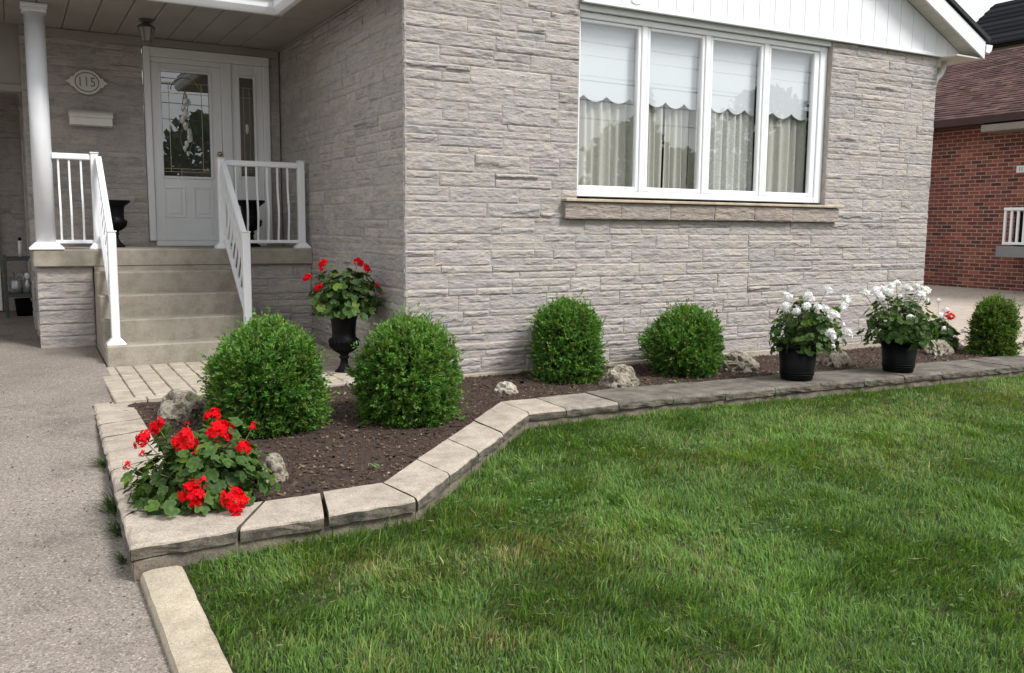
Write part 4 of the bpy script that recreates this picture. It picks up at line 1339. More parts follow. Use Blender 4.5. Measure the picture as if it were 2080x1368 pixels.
# roof of brown shingles laid in courses
BRN = [(0.075, 0.040, 0.034), (0.092, 0.050, 0.043), (0.066, 0.034, 0.03), (0.112, 0.064, 0.054), (0.056, 0.030, 0.027)]
def shingle_roof(name, parent, e0, e1, up, rise, courses_n, tabw, cols, exposure, thick=0.012, lap=1.25):
    """e0,e1: eave end points; up: horizontal unit vector up the slope; rise: z gain per metre"""
    q_ = MB()
    e0, e1, up = Vector(e0), Vector(e1), Vector(up)
    along = (e1 - e0); ln = along.length; along.normalize()
    sl = (up + Vector((0, 0, rise))).normalized()
    nrm = along.cross(sl); nrm = nrm if nrm.z > 0 else -nrm
    for c_ in range(courses_n):
        a = -rnd.uniform(0, tabw)
        while a < ln:
            b_ = min(ln, a + tabw * rnd.uniform(0.55, 1.25)); s0 = max(0, a)
            if b_ > s0 + 0.01:
                th = thick * rnd.uniform(0.7, 1.6)
                dr = rnd.uniform(0, 0.012)
                p0 = e0 + along * s0 + sl * (c_ * exposure - dr); p1 = e0 + along * (b_ - 0.004) + sl * (c_ * exposure - dr)
                p2, p3 = p1 + sl * exposure * lap, p0 + sl * exposure * lap
                V_ = [p0, p1, p2, p3, p0 + nrm * th, p1 + nrm * th, p2 + nrm * 0.001, p3 + nrm * 0.001]
                q_.add([tuple(v) for v in V_], [(0, 1, 5, 4), (1, 2, 6, 5), (3, 0, 4, 7), (4, 5, 6, 7)], 0, np.array(rnd.choice(cols)) * rnd.uniform(0.8, 1.2))
            a = b_
    return tag(q_.build(name, M['shingle'], parent, fix=False), kind='stuff')
RU = (3.60 + 0.0)
mb = MB(); mb.add([(NX - 0.42, -4, 3.60), (NX - 0.42, 13, 3.60), (NX + 3.75, 13, 5.65), (NX + 3.75, -4, 5.65), (NX + 9, -4, 3.6), (NX + 9, 13, 3.6)], [(0, 3, 2, 1), (3, 4, 5, 2)]); nroof = mb.build('roof', M['gutterbrown'], nb, fix=False)
shingle_roof('shingles', nroof, (NX - 0.44, 9.5, 3.615), (NX - 0.44, 0.8, 3.615), (1, 0, 0), 2.05 / 4.17, 34, 0.28, BRN, 0.137)
mb = MB(); mb.prism([(NX - 0.56, 3.47), (NX - 0.45, 3.46), (NX - 0.43, 3.61), (NX - 0.57, 3.61)], 1, -4, 13); mb.build('gutter', M['gutterbrown'], nb)
mb = MB(); mb.bbox((NX - 0.43, -4, 3.44), (NX + 0.01, 13, 3.46), 0.003); mb.build('eave_soffit', M['gutterbrown'], nb)
mb = MB(); mb.bbox((NX - 0.55, 1.2, 3.30), (NX - 0.02, 3.55, 3.435), 0.01); mb.build('porch_beam', plain('beam_taupe', (0.22, 0.19, 0.16), 0.7), nb)
sg = thing('house_number_sign', (NX - 0.03, 2.92, 2.53), 'white number sign on the red brick wall', 'sign')
MB().bbox((NX - 0.03, 2.72, 2.525), (NX - 0.006, 3.10, 2.655), 0.004).build('plate', M['signwhite'], sg)
for yy in (3.035, 2.985):
    MB().bbox((NX - 0.035, yy - 0.008, 2.548), (NX - 0.0305, yy + 0.008, 2.632), 0.002).build('numeral', M['greypaint'], sg)
nr = thing('neighbour_railing', (13.4, 2.4, 0.9), 'white picket railing on the grey porch deck of the brick house', 'railing')
MB().bbox((13.36, 0.4, 1.79), (13.44, 2.905, 1.845), 0.006).build('top_rail', M['white'], nr)
MB().bbox((13.37, 0.4, 1.15), (13.43, 2.905, 1.20), 0.006).build('bottom_rail', M['white'], nr)
k = 0
y = 2.885
while y > 0.4:
    MB().bbox((13.38, y - 0.022, 1.20), (13.42, y + 0.022, 1.79), 0.004).build('picket', M['white'], nr)
    y -= 0.125; k += 1
dk = thing('neighbour_deck', (13.6, 1.7, 0.9), 'grey painted porch deck edge on the brick house', 'deck')
MB().bbox((13.3, 0.3, 0.915), (NX - 0.006, 2.97, 1.12), 0.008).build('fascia_board', M['greypaint'], dk)
for yy in (0.9, 2.4): MB().prism([(13.45, 0.914), (NX - 0.006, 0.914), (NX - 0.006, 0.60)], 1, yy - 0.03, yy + 0.03).build('bracket', M['greypaint'], dk)
hd = thing('porch_shade_box', (13.75, 1.6, 1.121), 'black box added behind the white pickets to stand for deep porch shade', 'shade stand-in')  # added dark box in place of the deep porch shade behind the pickets
MB().bbox((13.55, 0.6, 1.122), (13.93, 2.80, 1.72), 0.02).build('body', M['black'], hd)
MB().bbox((13.53, 0.58, 1.722), (13.95, 2.82, 1.77), 0.01).build('lid', M['black'], hd)

dh = thing('dark_roofed_house', (34, 12, 0), 'house farther off of which only the dark shingled hip roof shows', 'house')
mb = MB(); mb.box((29.6, 5.6, -0.5), (42, 15.6, 8.3)); mb.build('wall', M['farwall'], dh)
# hip roof with broad courses
ez, rz_ = 8.25, 9.93
cx0, cx1, cy0, cy1 = 29.0, 42.6, 5.0, 15.62
DK = [(0.018, 0.018, 0.021), (0.026, 0.026, 0.03), (0.014, 0.014, 0.017)]
ncs = 9
hr = MB().add([(cx0 + .1, cy0 + .1, ez - .05), (cx1 - .1, cy0 + .1, ez - .05), (cx1 - .1, cy1 - .1, ez - .05), (cx0 + .1, cy1 - .1, ez - .05), (cx0 + 1.0, cy0 + 5, rz_ - .06), (cx0 + 1.0, cy1 - 1.25, rz_ - .06), (cx1 - 1, cy1 - 1.25, rz_ - .06), (cx1 - 1, cy0 + 5, rz_ - .06)],
              [(0, 3, 2, 1), (3, 0, 4, 5), (0, 1, 7, 4), (1, 2, 6, 7), (2, 3, 5, 6), (4, 7, 6, 5)]).build('roof', M['roofblack'], dh)
for k in range(ncs):
    s0, s1 = k / ncs, (k + 1.12) / ncs
    s1 = min(1.0, s1)
    def row(s_, lift):
        return ((cx0 + 1.0 * s_ , cy0 + 5 * s_, ez + (rz_ - ez) * s_ + lift), (cx0 + 1.0 * s_, cy1 - 1.25 * s_, ez + (rz_ - ez) * s_ + lift))
    a0, a1 = row(s0, 0.05); b0, b1 = row(s1, 0.0)
    c0, c1 = row(s0, -0.03)
    MB().add([a0, a1, b1, b0, c0, c1], [(0, 1, 2, 3), (4, 5, 1, 0)], 0, DK[k % 3]).build('shingle_course', M['shingle'], hr, fix=False)
    a0 = (cx0 + 1.0 * s0, cy1 - 1.25 * s0, ez + (rz_ - ez) * s0 + .05); a1 = (cx1 - 1.0 * s0, cy1 - 1.25 * s0, a0[2]); b0 = (cx0 + 1.0 * s1, cy1 - 1.25 * s1, ez + (rz_ - ez) * s1); b1 = (cx1 - 1.0 * s1, cy1 - 1.25 * s1, b0[2])
    MB().add([a1, a0, b0, b1, (a1[0], a1[1], a1[2] - .08), (a0[0], a0[1], a0[2] - .08)], [(0, 1, 2, 3), (4, 5, 1, 0)], 0, DK[(k + 1) % 3]).build('shingle_course', M['shingle'], hr, fix=False)

# ------------------------------------------------------------------ boxwoods
def leaf_cloud(P, D, Ln, Wd, C):
    """folded rhombic leaves: base P, direction D (unit), length, width, colour per leaf"""
    n_ = len(P)
    ref = NR.normal(size=(n_, 3))
    S = np.cross(D, ref); S /= np.linalg.norm(S, axis=1, keepdims=True) + 1e-9
    N_ = np.cross(S, D)
    mid = P + D * (Ln * 0.55)[:, None]
    tip = P + D * Ln[:, None] - N_ * (Ln * 0.12)[:, None]
    lft = mid + S * (Wd * 0.5)[:, None] + N_ * (Wd * 0.16)[:, None]
    rgt_ = mid - S * (Wd * 0.5)[:, None] + N_ * (Wd * 0.16)[:, None]
    V = np.stack([P, rgt_, tip, lft], 1).reshape(-1, 3)
    i = np.arange(n_) * 4
    F = np.concatenate([np.stack([i, i + 1, i + 2], 1), np.stack([i, i + 2, i + 3], 1)])
    return V, F, np.repeat(C, 4, 0)

def boxwood(c, R, H, label, seed, nsprig=1500, tall=2.2, base=0.82, tone=(1, 1, 1), leaf=1.0):
    rs = np.random.RandomState(seed)
    root = thing('boxwood_shrub', c, label, 'shrub', 'clipped boxwoods in the garden bed')
    def prof_r(h):       # h 0..1
        up = np.clip((h - 0.42) / 0.58, 0, 1)
        lo_ = np.clip((0.42 - h) / 0.42, 0, 1)
        return R * np.sqrt(np.clip(1 - up ** tall, 0, 1)) * (1 - (1 - base) * lo_ ** 1.6)
    n_ = nsprig
    # sample shell by area (height biased to the dome)
    h = rs.rand(n_ * 2)
    wgt = prof_r(h) / R + 0.5 * (h > 0.75)
    h = h[rs.rand(len(h)) < wgt / 1.5][:n_]
    n_ = len(h)
    a = rs.rand(n_) * 2 * math.pi
    lump = 0.68 + 0.56 * fbm(np.stack([np.cos(a) * 1.9 + seed, np.sin(a) * 1.9, h * 3.6], 1), seed, 3) + 0.04 * np.sin(a * 3 + seed)
    deep = np.where(rs.rand(n_) < 0.4, rs.rand(n_) * 0.16, rs.rand(n_) * 0.05)
    lump = lump * (1 + 0.09 * np.cos(a - seed * 1.9 - 2.2 * h) + 0.05 * np.cos(2 * a + seed * 0.7 + 3 * h))
    r_ = np.maximum(prof_r(h) * lump - deep, 0.01)
    hh_ = np.clip(h * H, 0.01, H) * (0.97 + 0.08 * (lump - 0.98))
    P = np.stack([c[0] + r_ * np.cos(a), c[1] + r_ * np.sin(a), c[2] + hh_], 1)
    slope = np.clip((h - 0.3) / 0.7, 0, 1) ** 1.3
    D = np.stack([np.cos(a) * (1.15 - slope), np.sin(a) * (1.15 - slope), 0.25 + 1.3 * slope], 1) + rs.normal(size=(n_, 3)) * 0.36
    D /= np.linalg.norm(D, axis=1, keepdims=True)
    SL = rs.uniform(0.05, 0.105, n_) * np.where(rs.rand(n_) < 0.10, rs.uniform(1.3, 2.1, n_), 0.95)
    LP, LD, LL, LW, LC = [], [], [], [], []
    K = 11
    tonev = np.array(tone)
    sprc = np.stack([rs.uniform(0.062, 0.112, n_), rs.uniform(0.150, 0.235, n_), rs.uniform(0.022, 0.040, n_)], 1)
    dkc = np.where(rs.rand(n_) < 0.30, 0.72, 1.08)[:, None]
    for k_ in range(K):
        f_ = (k_ + 0.5) / K
        ref = rs.normal(size=(n_, 3)); S = np.cross(D, ref); S /= np.linalg.norm(S, axis=1, keepdims=True) + 1e-9
        LP.append(P + D * (SL * f_)[:, None] - D * 0.03)
        dd = D * (0.45 + 0.55 * f_) + S * (1.0 - 0.45 * f_)
        LD.append(dd / np.linalg.norm(dd, axis=1, keepdims=True))
        LL.append(rs.uniform(0.024, 0.040, n_) * leaf); LW.append(rs.uniform(0.010, 0.017, n_) * leaf)
        young = np.clip((f_ - 0.45) * 2.2, 0, 1) * rs.uniform(0.0, 0.65, n_) * (0.45 + 0.9 * np.clip(h * 1.2 - 0.2, 0, 1))
        cc = np.where((rs.rand(n_) < 0.012)[:, None], np.array([[0.20, 0.13, 0.06]]), sprc * dkc * 1.12) * rs.uniform(0.75, 1.2, (n_, 1)) * (1 - young[:, None]) + young[:, None] * np.array([0.20, 0.34, 0.07])
        LC.append(cc * tonev)
    ni = 5200                      # older leaves filling the inside
    hi_ = rs.uniform(0.03, 0.93, ni); ai = rs.rand(ni) * 6.283; ri = prof_r(hi_) * np.sqrt(rs.uniform(0.05, 0.80, ni))
    LP.append(np.stack([c[0] + ri * np.cos(ai), c[1] + ri * np.sin(ai), c[2] + hi_ * H * 0.96], 1))
    di = rs.normal(size=(ni, 3)) + np.stack([np.cos(ai), np.sin(ai), np.full(ni, 0.6)], 1); LD.append(di / np.linalg.norm(di, axis=1, keepdims=True))
    LL.append(rs.uniform(0.035, 0.06, ni)); LW.append(rs.uniform(0.02, 0.034, ni)); LC.append(np.tile([0.075, 0.150, 0.030], (ni, 1)) * rs.uniform(0.7, 1.3, (ni, 1)) * tonev)
    V, F, C_ = leaf_cloud(np.concatenate(LP), np.concatenate(LD), np.concatenate(LL), np.concatenate(LW), np.clip(np.concatenate(LC), 0, 1))
    big_mesh('foliage', V, F, M['box'], C_, parent=root)
    q_ = MB()
    for k_ in range(26):
        aa = rs.rand() * 6.28; hq = rs.uniform(0.25, 0.9); rq = float(prof_r(np.array(hq))) * rs.uniform(0.4, 0.85)
        q_.tube([(c[0] + rs.normal() * 0.03, c[1] + rs.normal() * 0.03, c[2] - 0.02), (c[0] + rq * 0.45 * math.cos(aa), c[1] + rq * 0.45 * math.sin(aa), c[2] + hq * H * 0.5), (c[0] + rq * math.cos(aa), c[1] + rq * math.sin(aa), c[2] + hq * H)], [0.012, 0.008, 0.003], 5)
    q_.build('branches', M['bark'], root)
    return root
def sz(x, y): return float(soil_z(x, y)) - 0.005
boxwood((-1.52, -1.19, sz(-1.5, -1.19)), 0.385, 0.765, 'large round boxwood beside the paver landing, behind the red geraniums', 1, 2700, 2.5, 0.88)
boxwood((-0.53, -1.29, sz(-.53, -1.29)), 0.372, 0.755, 'large boxwood in the middle of the bed, below the black urn', 2, 2600, 2.4, 0.9)
boxwood((1.46, -0.42, sz(1.46, -.42)), 0.325, 0.73, 'tall narrow boxwood against the front wall under the window', 3, 2100, 3.4, 0.95)
boxwood((2.77, -0.60, sz(2.7, -.6)), 0.39, 0.65, 'low wide boxwood between two pitted rocks, left of the white flower pots', 4, 2000, 2.0, 0.7)
boxwood((7.31, -0.90, sz(7.25, -.9)), 0.245, 0.68, 'small yellowish topped boxwood beyond the flower pots, by the side drive', 5, 1400, 4.0, 1.0, (0.95, 0.80, 0.75))

# ------------------------------------------------------------------ geraniums
def make_leaf_mesh(seed):
    rs = np.random.RandomState(seed)
    n_ = 22
    V = [(0, 0, 0)]
    for rr, ring in ((0.55, 0), (1.0, 1)):
        for k_ in range(n_):
            a = 2 * math.pi * (k_ + 0.5) / n_ - math.pi / 2
            notch = 0.42 if min(abs(((a + math.pi / 2 + math.pi) % (2 * math.pi)) - math.pi), 9) < 0.32 else 1.0
            lobes = 1 + 0.10 * math.cos(7 * (a + math.pi / 2)) + (0.05 if k_ % 2 else -0.03)
            R_ = rr * (lobes if ring else 1) * (notch if ring else (0.75 if notch < 1 else 1))
            zc = 0.16 * rr ** 2 + 0.07 * math.sin(a * 3.5 + seed) * ring + rs.uniform(-0.03, 0.03) * ring
            V.append((R_ * math.cos(a), R_ * math.sin(a) + 0.0, zc))
    F = [(0, 1 + k_, 1 + (k_ + 1) % n_) for k_ in range(n_)] + [(1 + k_, 1 + n_ + k_, 1 + n_ + (k_ + 1) % n_, 1 + (k_ + 1) % n_) for k_ in range(n_)]
    me = bpy.data.meshes.new('geranium_leaf'); me.from_pydata(V, [], F); me.materials.append(M['gerleaf'])
    at = me.attributes.new('tint', 'FLOAT_COLOR', 'POINT')
    C_ = [(0.105, 0.175, 0.040)] + [(0.052, 0.106, 0.026)] * n_ + [(0.090, 0.160, 0.036)] * n_
    at.data.foreach_set('color', np.concatenate([np.array(C_), np.ones((len(C_), 1))], 1).astype(np.float32).ravel())
    for p in me.polygons: p.use_smooth = True
    return me
LEAVES = [make_leaf_mesh(s_) for s_ in range(5)]

def make_flower_mesh(col, seed, nfl=24, loose=0.26):
    rs = np.random.RandomState(seed)
    V, F, C_ = [], [], []
    for i in range(nfl):
        z_ = 1 - (i + 0.5) / nfl * 1.35
        a = i * 2.39996 + rs.normal() * 0.15
        r_ = math.sqrt(max(0, 1 - z_ * z_))
        d = Vector((r_ * math.cos(a), r_ * math.sin(a), z_)) + Vector(rs.normal(size=3) * loose)
        d.normalize()
        ctr = d * rs.uniform(0.50, 1.08)
        t1 = d.orthogonal().normalized(); t2 = d.cross(t1)
        rot = rs.uniform(0, 6.28)
        tl = Vector(rs.normal(size=3) * 0.35); d = (d + tl).normalized(); t1 = d.orthogonal().normalized(); t2 = d.cross(t1)
        sc_ = rs.uniform(0.36, 0.58)
        cc = np.array(col) * (rs.uniform(0.62, 1.10) if col[1] < 0.5 else rs.uniform(0.92, 1.06)) + np.array([0.0, 0.004, 0.008]) * rs.uniform(0, 1)
        for k_ in range(5):
            b_ = rot + k_ * 1.2566
            u = t1 * math.cos(b_) + t2 * math.sin(b_); s_ = t1 * -math.sin(b_) + t2 * math.cos(b_)
            n0 = len(V)
            V += [ctr, ctr + u * sc_ * 0.62 + s_ * sc_ * 0.36 + d * 0.08, ctr + u * sc_ + s_ * sc_ * 0.18 + d * 0.03, ctr + u * sc_ - s_ * sc_ * 0.18 + d * 0.03, ctr + u * sc_ * 0.62 - s_ * sc_ * 0.36 + d * 0.08]
            F.append((n0, n0 + 1, n0 + 2, n0 + 3, n0 + 4))
            C_ += [cc * (0.8 if col[1] < 0.5 else 0.95)] + [cc] * 4
    me = bpy.data.meshes.new('flower'); me.from_pydata([tuple(v) for v in V], [], F); me.materials.append(M['petal'])
    at = me.attributes.new('tint', 'FLOAT_COLOR', 'POINT')
    at.data.foreach_set('color', np.concatenate([np.clip(np.array(C_), 0, 1), np.ones((len(C_), 1))], 1).astype(np.float32).ravel())
    return me
RED = [make_flower_mesh((0.86, 0.004, 0.010), s_) for s_ in (1, 2, 3)]
RED_S = [make_flower_mesh((0.80, 0.006, 0.02), 9, 9)]
WHT = [make_flower_mesh((0.90, 0.89, 0.87), s_, 30, 0.15) for s_ in (4, 5, 6)]
WHT_S = [make_flower_mesh((0.90, 0.89, 0.87), 10, 16, 0.15)]
ORG = [make_flower_mesh((0.75, 0.16, 0.03), 11, 14)]

def geranium(c, R, H, nleaf, heads, label, seed, leaf=0.042, base_w=0.5, droop=0.0, group='geraniums', shift=(0, 0, 0), floor=None, extra=260):
    """c: where the stems leave the soil; heads: (dx,dy,dz,size,meshes)"""
    rs = np.random.RandomState(seed)
    root = thing('geranium', c, label, 'flower', group)
    C0 = Vector(c); ctr = C0 + Vector(shift)
    st = MB()
    for i in range(nleaf):
        a = rs.rand() * 6.283
        el = math.asin(rs.uniform(-0.10 - droop, 1.0))
        dist = rs.uniform(0.70, 1.03) if rs.rand() < 0.78 else rs.uniform(0.35, 0.7)
        lump = 0.88 + 0.24 * rs.rand()
        p = ctr + Vector((math.cos(a) * math.cos(el) * R * dist * lump, math.sin(a) * math.cos(el) * R * dist * lump, 0.10 * H + math.sin(el) * H * 0.88 * dist * lump))
        if p.z < c[2] - droop * H - 0.02: p.z = c[2] - droop * H * rs.rand()
        if floor is not None: p.z = max(p.z, floor + 0.03 * rs.rand())
        nrm_ = Vector((math.cos(a) * math.cos(el), math.sin(a) * math.cos(el), 0.55 + math.sin(el))) + Vector(rs.normal(size=3) * 0.38)
        nrm_.normalize()
        qn = nrm_.to_track_quat('Z', 'Y') @ Quaternion((0, 0, 1), rs.uniform(0, 6.28))
        s_ = leaf * rs.uniform(0.6, 1.2)
        o_ = bpy.data.objects.new('leaf', LEAVES[rs.randint(len(LEAVES))])
        COL.objects.link(o_); o_.parent = root
        o_.location = p - C0; o_.rotation_mode = 'QUATERNION'; o_.rotation_quaternion = qn; o_.scale = (s_, s_, s_)
        if i % 3 == 0:
            mid = C0.lerp(p, 0.5) + Vector((0, 0, 0.03))
            st.tube([C0 + Vector(rs.normal(size=3) * 0.02) + Vector((0, 0, -0.01)), mid, p], [0.0055, 0.004, 0.002], 5)
    VV, FF, CC, nn_ = [], [], [], 0
    for i in range(extra):        # the small inner leaves, too many and too small to tell apart
        a = rs.rand() * 6.283; el = math.asin(rs.uniform(-0.05 - droop, 1.0)); dist = rs.uniform(0.35, 0.98)
        p = ctr + Vector((math.cos(a) * math.cos(el) * R * dist, math.sin(a) * math.cos(el) * R * dist, 0.08 * H + math.sin(el) * H * 0.86 * dist))
        if floor is not None: p.z = max(p.z, floor + 0.03 * rs.rand())
        nrm_ = (Vector((math.cos(a) * math.cos(el), math.sin(a) * math.cos(el), 0.5 + math.sin(el))) + Vector(rs.normal(size=3) * 0.5)).normalized()
        mt = np.array((nrm_.to_track_quat('Z', 'Y') @ Quaternion((0, 0, 1), rs.uniform(0, 6.28))).to_matrix())
        me_ = LEAVES[rs.randint(len(LEAVES))]
        vv = np.array([v.co[:] for v in me_.vertices]) * leaf * rs.uniform(0.5, 0.95)
        VV.append(vv @ mt.T + np.array(p)); FF += [tuple(q + nn_ for q in pl_.vertices) for pl_ in me_.polygons]; nn_ += len(vv)
        base_ = np.array([[0.105, 0.175, 0.040]] + [[0.052, 0.106, 0.026]] * 22 + [[0.090, 0.160, 0.036]] * 22) * rs.uniform(0.45, 1.05)
        CC.append(base_)
    if extra:
        q_ = MB(); q_.add(np.concatenate(VV), FF, 0, np.concatenate(CC)); tag(q_.build('small_leaves', M['gerinner'], root, smooth=True, fix=False), kind='stuff')
    for (dx, dy, dz, s_, ms) in heads:
        p = C0 + Vector((dx, dy, dz))
        o_ = bpy.data.objects.new('flower_head', ms[rs.randint(len(ms))])
        COL.objects.link(o_); o_.parent = root
        o_.location = p - C0
        up = Vector((dx * 0.8, dy * 0.8, 0.25)) + Vector(rs.normal(size=3) * 0.08)
        o_.rotation_mode = 'QUATERNION'; o_.rotation_quaternion = up.normalized().to_track_quat('Z', 'Y') @ Quaternion((0, 0, 1), rs.uniform(0, 6.28))
        o_.scale = (s_, s_, s_ * rs.uniform(0.7, 0.95))
        mid = C0.lerp(p, 0.55) + Vector((0, 0, -0.02))
        st.tube([C0 + Vector(rs.normal(size=3) * 0.03), mid, p], [0.005, 0.0035, 0.0025], 5)
    st.build('stems', M['stem'], root, smooth=True)
    return root

# camera-side unit vectors on the ground are only used to place flower heads on the side they were seen on
RX, RYv = Vector((rgt0.x, rgt0.y, 0)), Vector((-math.sin(YAW), -math.cos(YAW), 0))
def hd_(r_, f_, dz, s_, ms):
    v_ = RX * r_ + RYv * f_
    return (v_.x, v_.y, dz, s_, ms)
def hl(pts, big, small): return [hd_(a, f_, z_, s_, big if s_ > 0.031 else small) for a, f_, z_, s_ in pts]
geranium((-2.22, -2.68, -0.05), 0.37, 0.42, 298,
         hl([(0.013, -0.05, 0.449, 0.044), (0.103, 0.12, 0.404, 0.062), (-0.041, 0.2, 0.371, 0.06), (-0.262, 0, 0.402, 0.045), (-0.317, 0.05, 0.344, 0.05), (0.055, 0.36, 0.152, 0.062), (0.242, 0.36, 0.111, 0.062), (0.22, 0.12, 0.322, 0.036), (0.238, 0, 0.404, 0.028), (-0.374, 0.12, 0.223, 0.026), (-0.287, 0.14, 0.292, 0.02), (0.089, 0.36, 0.209, 0.03), (-0.104, 0, 0.416, 0.02)], RED, RED_S),
         'bushy red geranium at the corner of the bed, spilling over the cap stones', 21, 0.038, droop=0.05, group='red geraniums', shift=(-0.05, -0.03, 0.02), floor=0.02, extra=420)
geranium((-0.365, 0.61, 0.555), 0.335, 0.44, 280,
         hl([(-0.309, 0.1, 0.372, 0.044), (-0.176, 0.05, 0.494, 0.044), (-0.18, 0.08, 0.436, 0.03), (-0.2, 0.15, 0.281, 0.042), (0.14, 0, 0.513, 0.045), (0.231, 0.05, 0.452, 0.046), (0.328, 0.1, 0.305, 0.031), (0.37, 0.08, 0.226, 0.02)], RED, RED_S),
         'red geranium growing in the tall black urn by the side wall', 22, 0.039, droop=0.10, group='red geraniums', shift=(0.02, 0, 0.03))
def pot(c, label, k=1.0):
    p_ = thing('flower_pot', c, label, 'flower pot', 'black flower pots on the edging')
    R0, R1, H_ = 0.148 * k, 0.185 * k, 0.35 * k
    q_ = MB(); q_.lathe([(0.0, 0.001), (R0 - 0.008, 0.001), (R0, 0.006), (R0 + 0.003, 0.03), (R0 + (R1 - R0) * 0.86, H_ * 0.88), (R0 + (R1 - R0) * 0.86 - 0.012, H_ * 0.88), (R0 + (R1 - R0) * 0.7, H_ * 0.84), (0.0, H_ * 0.83)], c, 36, cap=False)
    b_ = q_.build('body', M['black'], p_, smooth=True)
    q_ = MB(); q_.lathe([(R0 + (R1 - R0) * 0.80, H_ * 0.86), (R1 + 0.006, H_ * 0.87), (R1 + 0.012, H_ * 0.93), (R1 + 0.012, H_), (R1 - 0.004, H_ + 0.002), (R1 - 0.014, H_ * 0.90)], c, 36, cap=False); q_.build('rim', M['black'], p_, smooth=True)
    for f_ in (0.16, 0.225):
        rr = R0 + (R1 - R0) * f_ + 0.001
        q_ = MB(); q_.lathe([(rr, H_ * f_ - 0.008), (rr + 0.006, H_ * f_ - 0.006), (rr + 0.006, H_ * f_ + 0.006), (rr + 0.001, H_ * f_ + 0.008)], c, 36, cap=False); q_.build('band', M['black'], p_, smooth=True)
    q_ = MB(); q_.lathe([(0.0, H_ * 0.85), (R1 * 0.86, H_ * 0.85)], c, 24, cap=False); q_.build('potting_soil', M['soil'], p_)
    return p_
p1 = (3.47, -1.40, edge_z(3.47) + 0.002)
pot(p1, 'black pot with a banded base on the grey edging, the one nearer the wide boxwood')
geranium((p1[0], p1[1], 0.28), 0.345, 0.44, 280,
         hl([(-0.151, 0.1, 0.496, 0.042), (0.034, 0.1, 0.502, 0.046), (0.066, 0.12, 0.476, 0.034), (0.247, 0, 0.557, 0.045), (0.429, 0, 0.474, 0.05), (0.412, 0.03, 0.42, 0.04), (0.379, 0.06, 0.385, 0.032), (-0.187, 0.2, 0.411, 0.044), (-0.095, 0.22, 0.373, 0.034), (-0.008, 0.2, 0.422, 0.036), (0.109, 0.18, 0.412, 0.034), (0.174, 0.18, 0.394, 0.042), (0.255, 0.18, 0.344, 0.05), (0.222, 0.2, 0.314, 0.032), (0.368, 0.15, 0.245, 0.022), (0.213, 0.22, 0.173, 0.05), (0.252, 0.22, 0.132, 0.034), (0.42, 0.12, 0.163, 0.05), (0.256, 0.22, 0.048, 0.022)], WHT, WHT_S),
         'white geranium in the first black pot, its blooms leaning to the right', 23, 0.038, droop=0.25, group='white geraniums in pots', shift=(0.09, -0.02, 0.05))
p2 = (4.89, -1.44, edge_z(4.89) + 0.002)
pot(p2, 'black pot with a banded base farther along the edging, before the small red flower')
geranium((p2[0], p2[1], 0.26), 0.36, 0.48, 280,
         hl([(-0.405, 0.05, 0.504, 0.04), (-0.307, 0.05, 0.535, 0.046), (-0.303, 0.12, 0.5, 0.046), (-0.186, 0.1, 0.52, 0.05), (-0.069, 0, 0.604, 0.042), (-0.135, 0.03, 0.576, 0.042), (-0.216, 0.06, 0.547, 0.046), (0.022, 0.03, 0.557, 0.046), (0.145, 0, 0.566, 0.046), (0.209, 0.03, 0.538, 0.05), (-0.094, 0.18, 0.487, 0.028), (0.193, 0.1, 0.448, 0.036), (-0.013, 0.24, 0.28, 0.034), (-0.274, 0.14, 0.462, 0.036), (0.139, 0.1, 0.508, 0.044)], WHT, WHT_S),
         'white geranium in the farther black pot, crowned with a band of blooms', 24, 0.038, droop=0.20, group='white geraniums in pots', shift=(-0.02, 0, 0.05))
geranium((7.02, -0.34, -0.07), 0.27, 0.42, 170,
         [hd_(0.01, 0.0, 0.61, 0.032, WHT_S), hd_(0.075, 0.05, 0.49, 0.045, WHT), hd_(-0.02, 0.1, 0.42, 0.042, WHT), hd_(0.10, 0.14, 0.43, 0.058, RED), hd_(0.0, 0.2, 0.28, 0.03, WHT_S), hd_(0.23, 0.2, 0.25, 0.03, WHT_S)],
         'low plant in the ground with one red and a few white blooms', 25, 0.045, group='bedding flowers at the far end of the bed')
geranium((8.35, -1.0, sz(8.35, -1.0)), 0.30, 0.26, 70, [hd_(-0.17, 0.1, 0.25, 0.035, ORG), hd_(-0.1, 0.15, 0.22, 0.03, ORG), hd_(0.1, 0.1, 0.27, 0.03, ORG)],
         'low green plant with orange blooms at the far end of the bed', 26, 0.04, droop=0.0, group='bedding flowers at the far end of the bed')

# ------------------------------------------------------------------ pitted rocks in the bed
import bmesh
def rock(c, size, label, seed, rot=0.0, mat=None, pit=1.0):
    bm = bmesh.new(); bmesh.ops.create_icosphere(bm, subdivisions=4, radius=1.0)
    me = bpy.data.meshes.new('rock')
    V = np.array([v.co[:] for v in bm.verts])
    P = V * 1.3 + seed * 3.7
    d = 0.72 + 0.55 * fbm(P, seed, 3)
    pits = vnoise(V * 4.2 + seed, seed + 5)
    d -= pit * 0.28 * np.clip((pits - 0.55) / 0.25, 0, 1)
    d += 0.10 * (fbm(V * 6 + seed, seed + 9, 3) - 0.5)
    V2 = V * d[:, None]
    V2[:, 2] = np.where(V2[:, 2] < -0.35, -0.35 + (V2[:, 2] + 0.35) * 0.2, V2[:, 2])
    for v, p in zip(bm.verts, V2): v.co = p
    bm.to_mesh(me); bm.free()
    me.materials.append(mat or M['rock'])
    o_ = bpy.data.objects.new('rock', me); COL.objects.link(o_)
    o_.location = (c[0], c[1], c[2] + size[2] * 0.12); o_.scale = size; o_.rotation_euler = (0, 0, rot)
    return tag(o_, label, 'rock', 'weathered rocks in the garden bed')
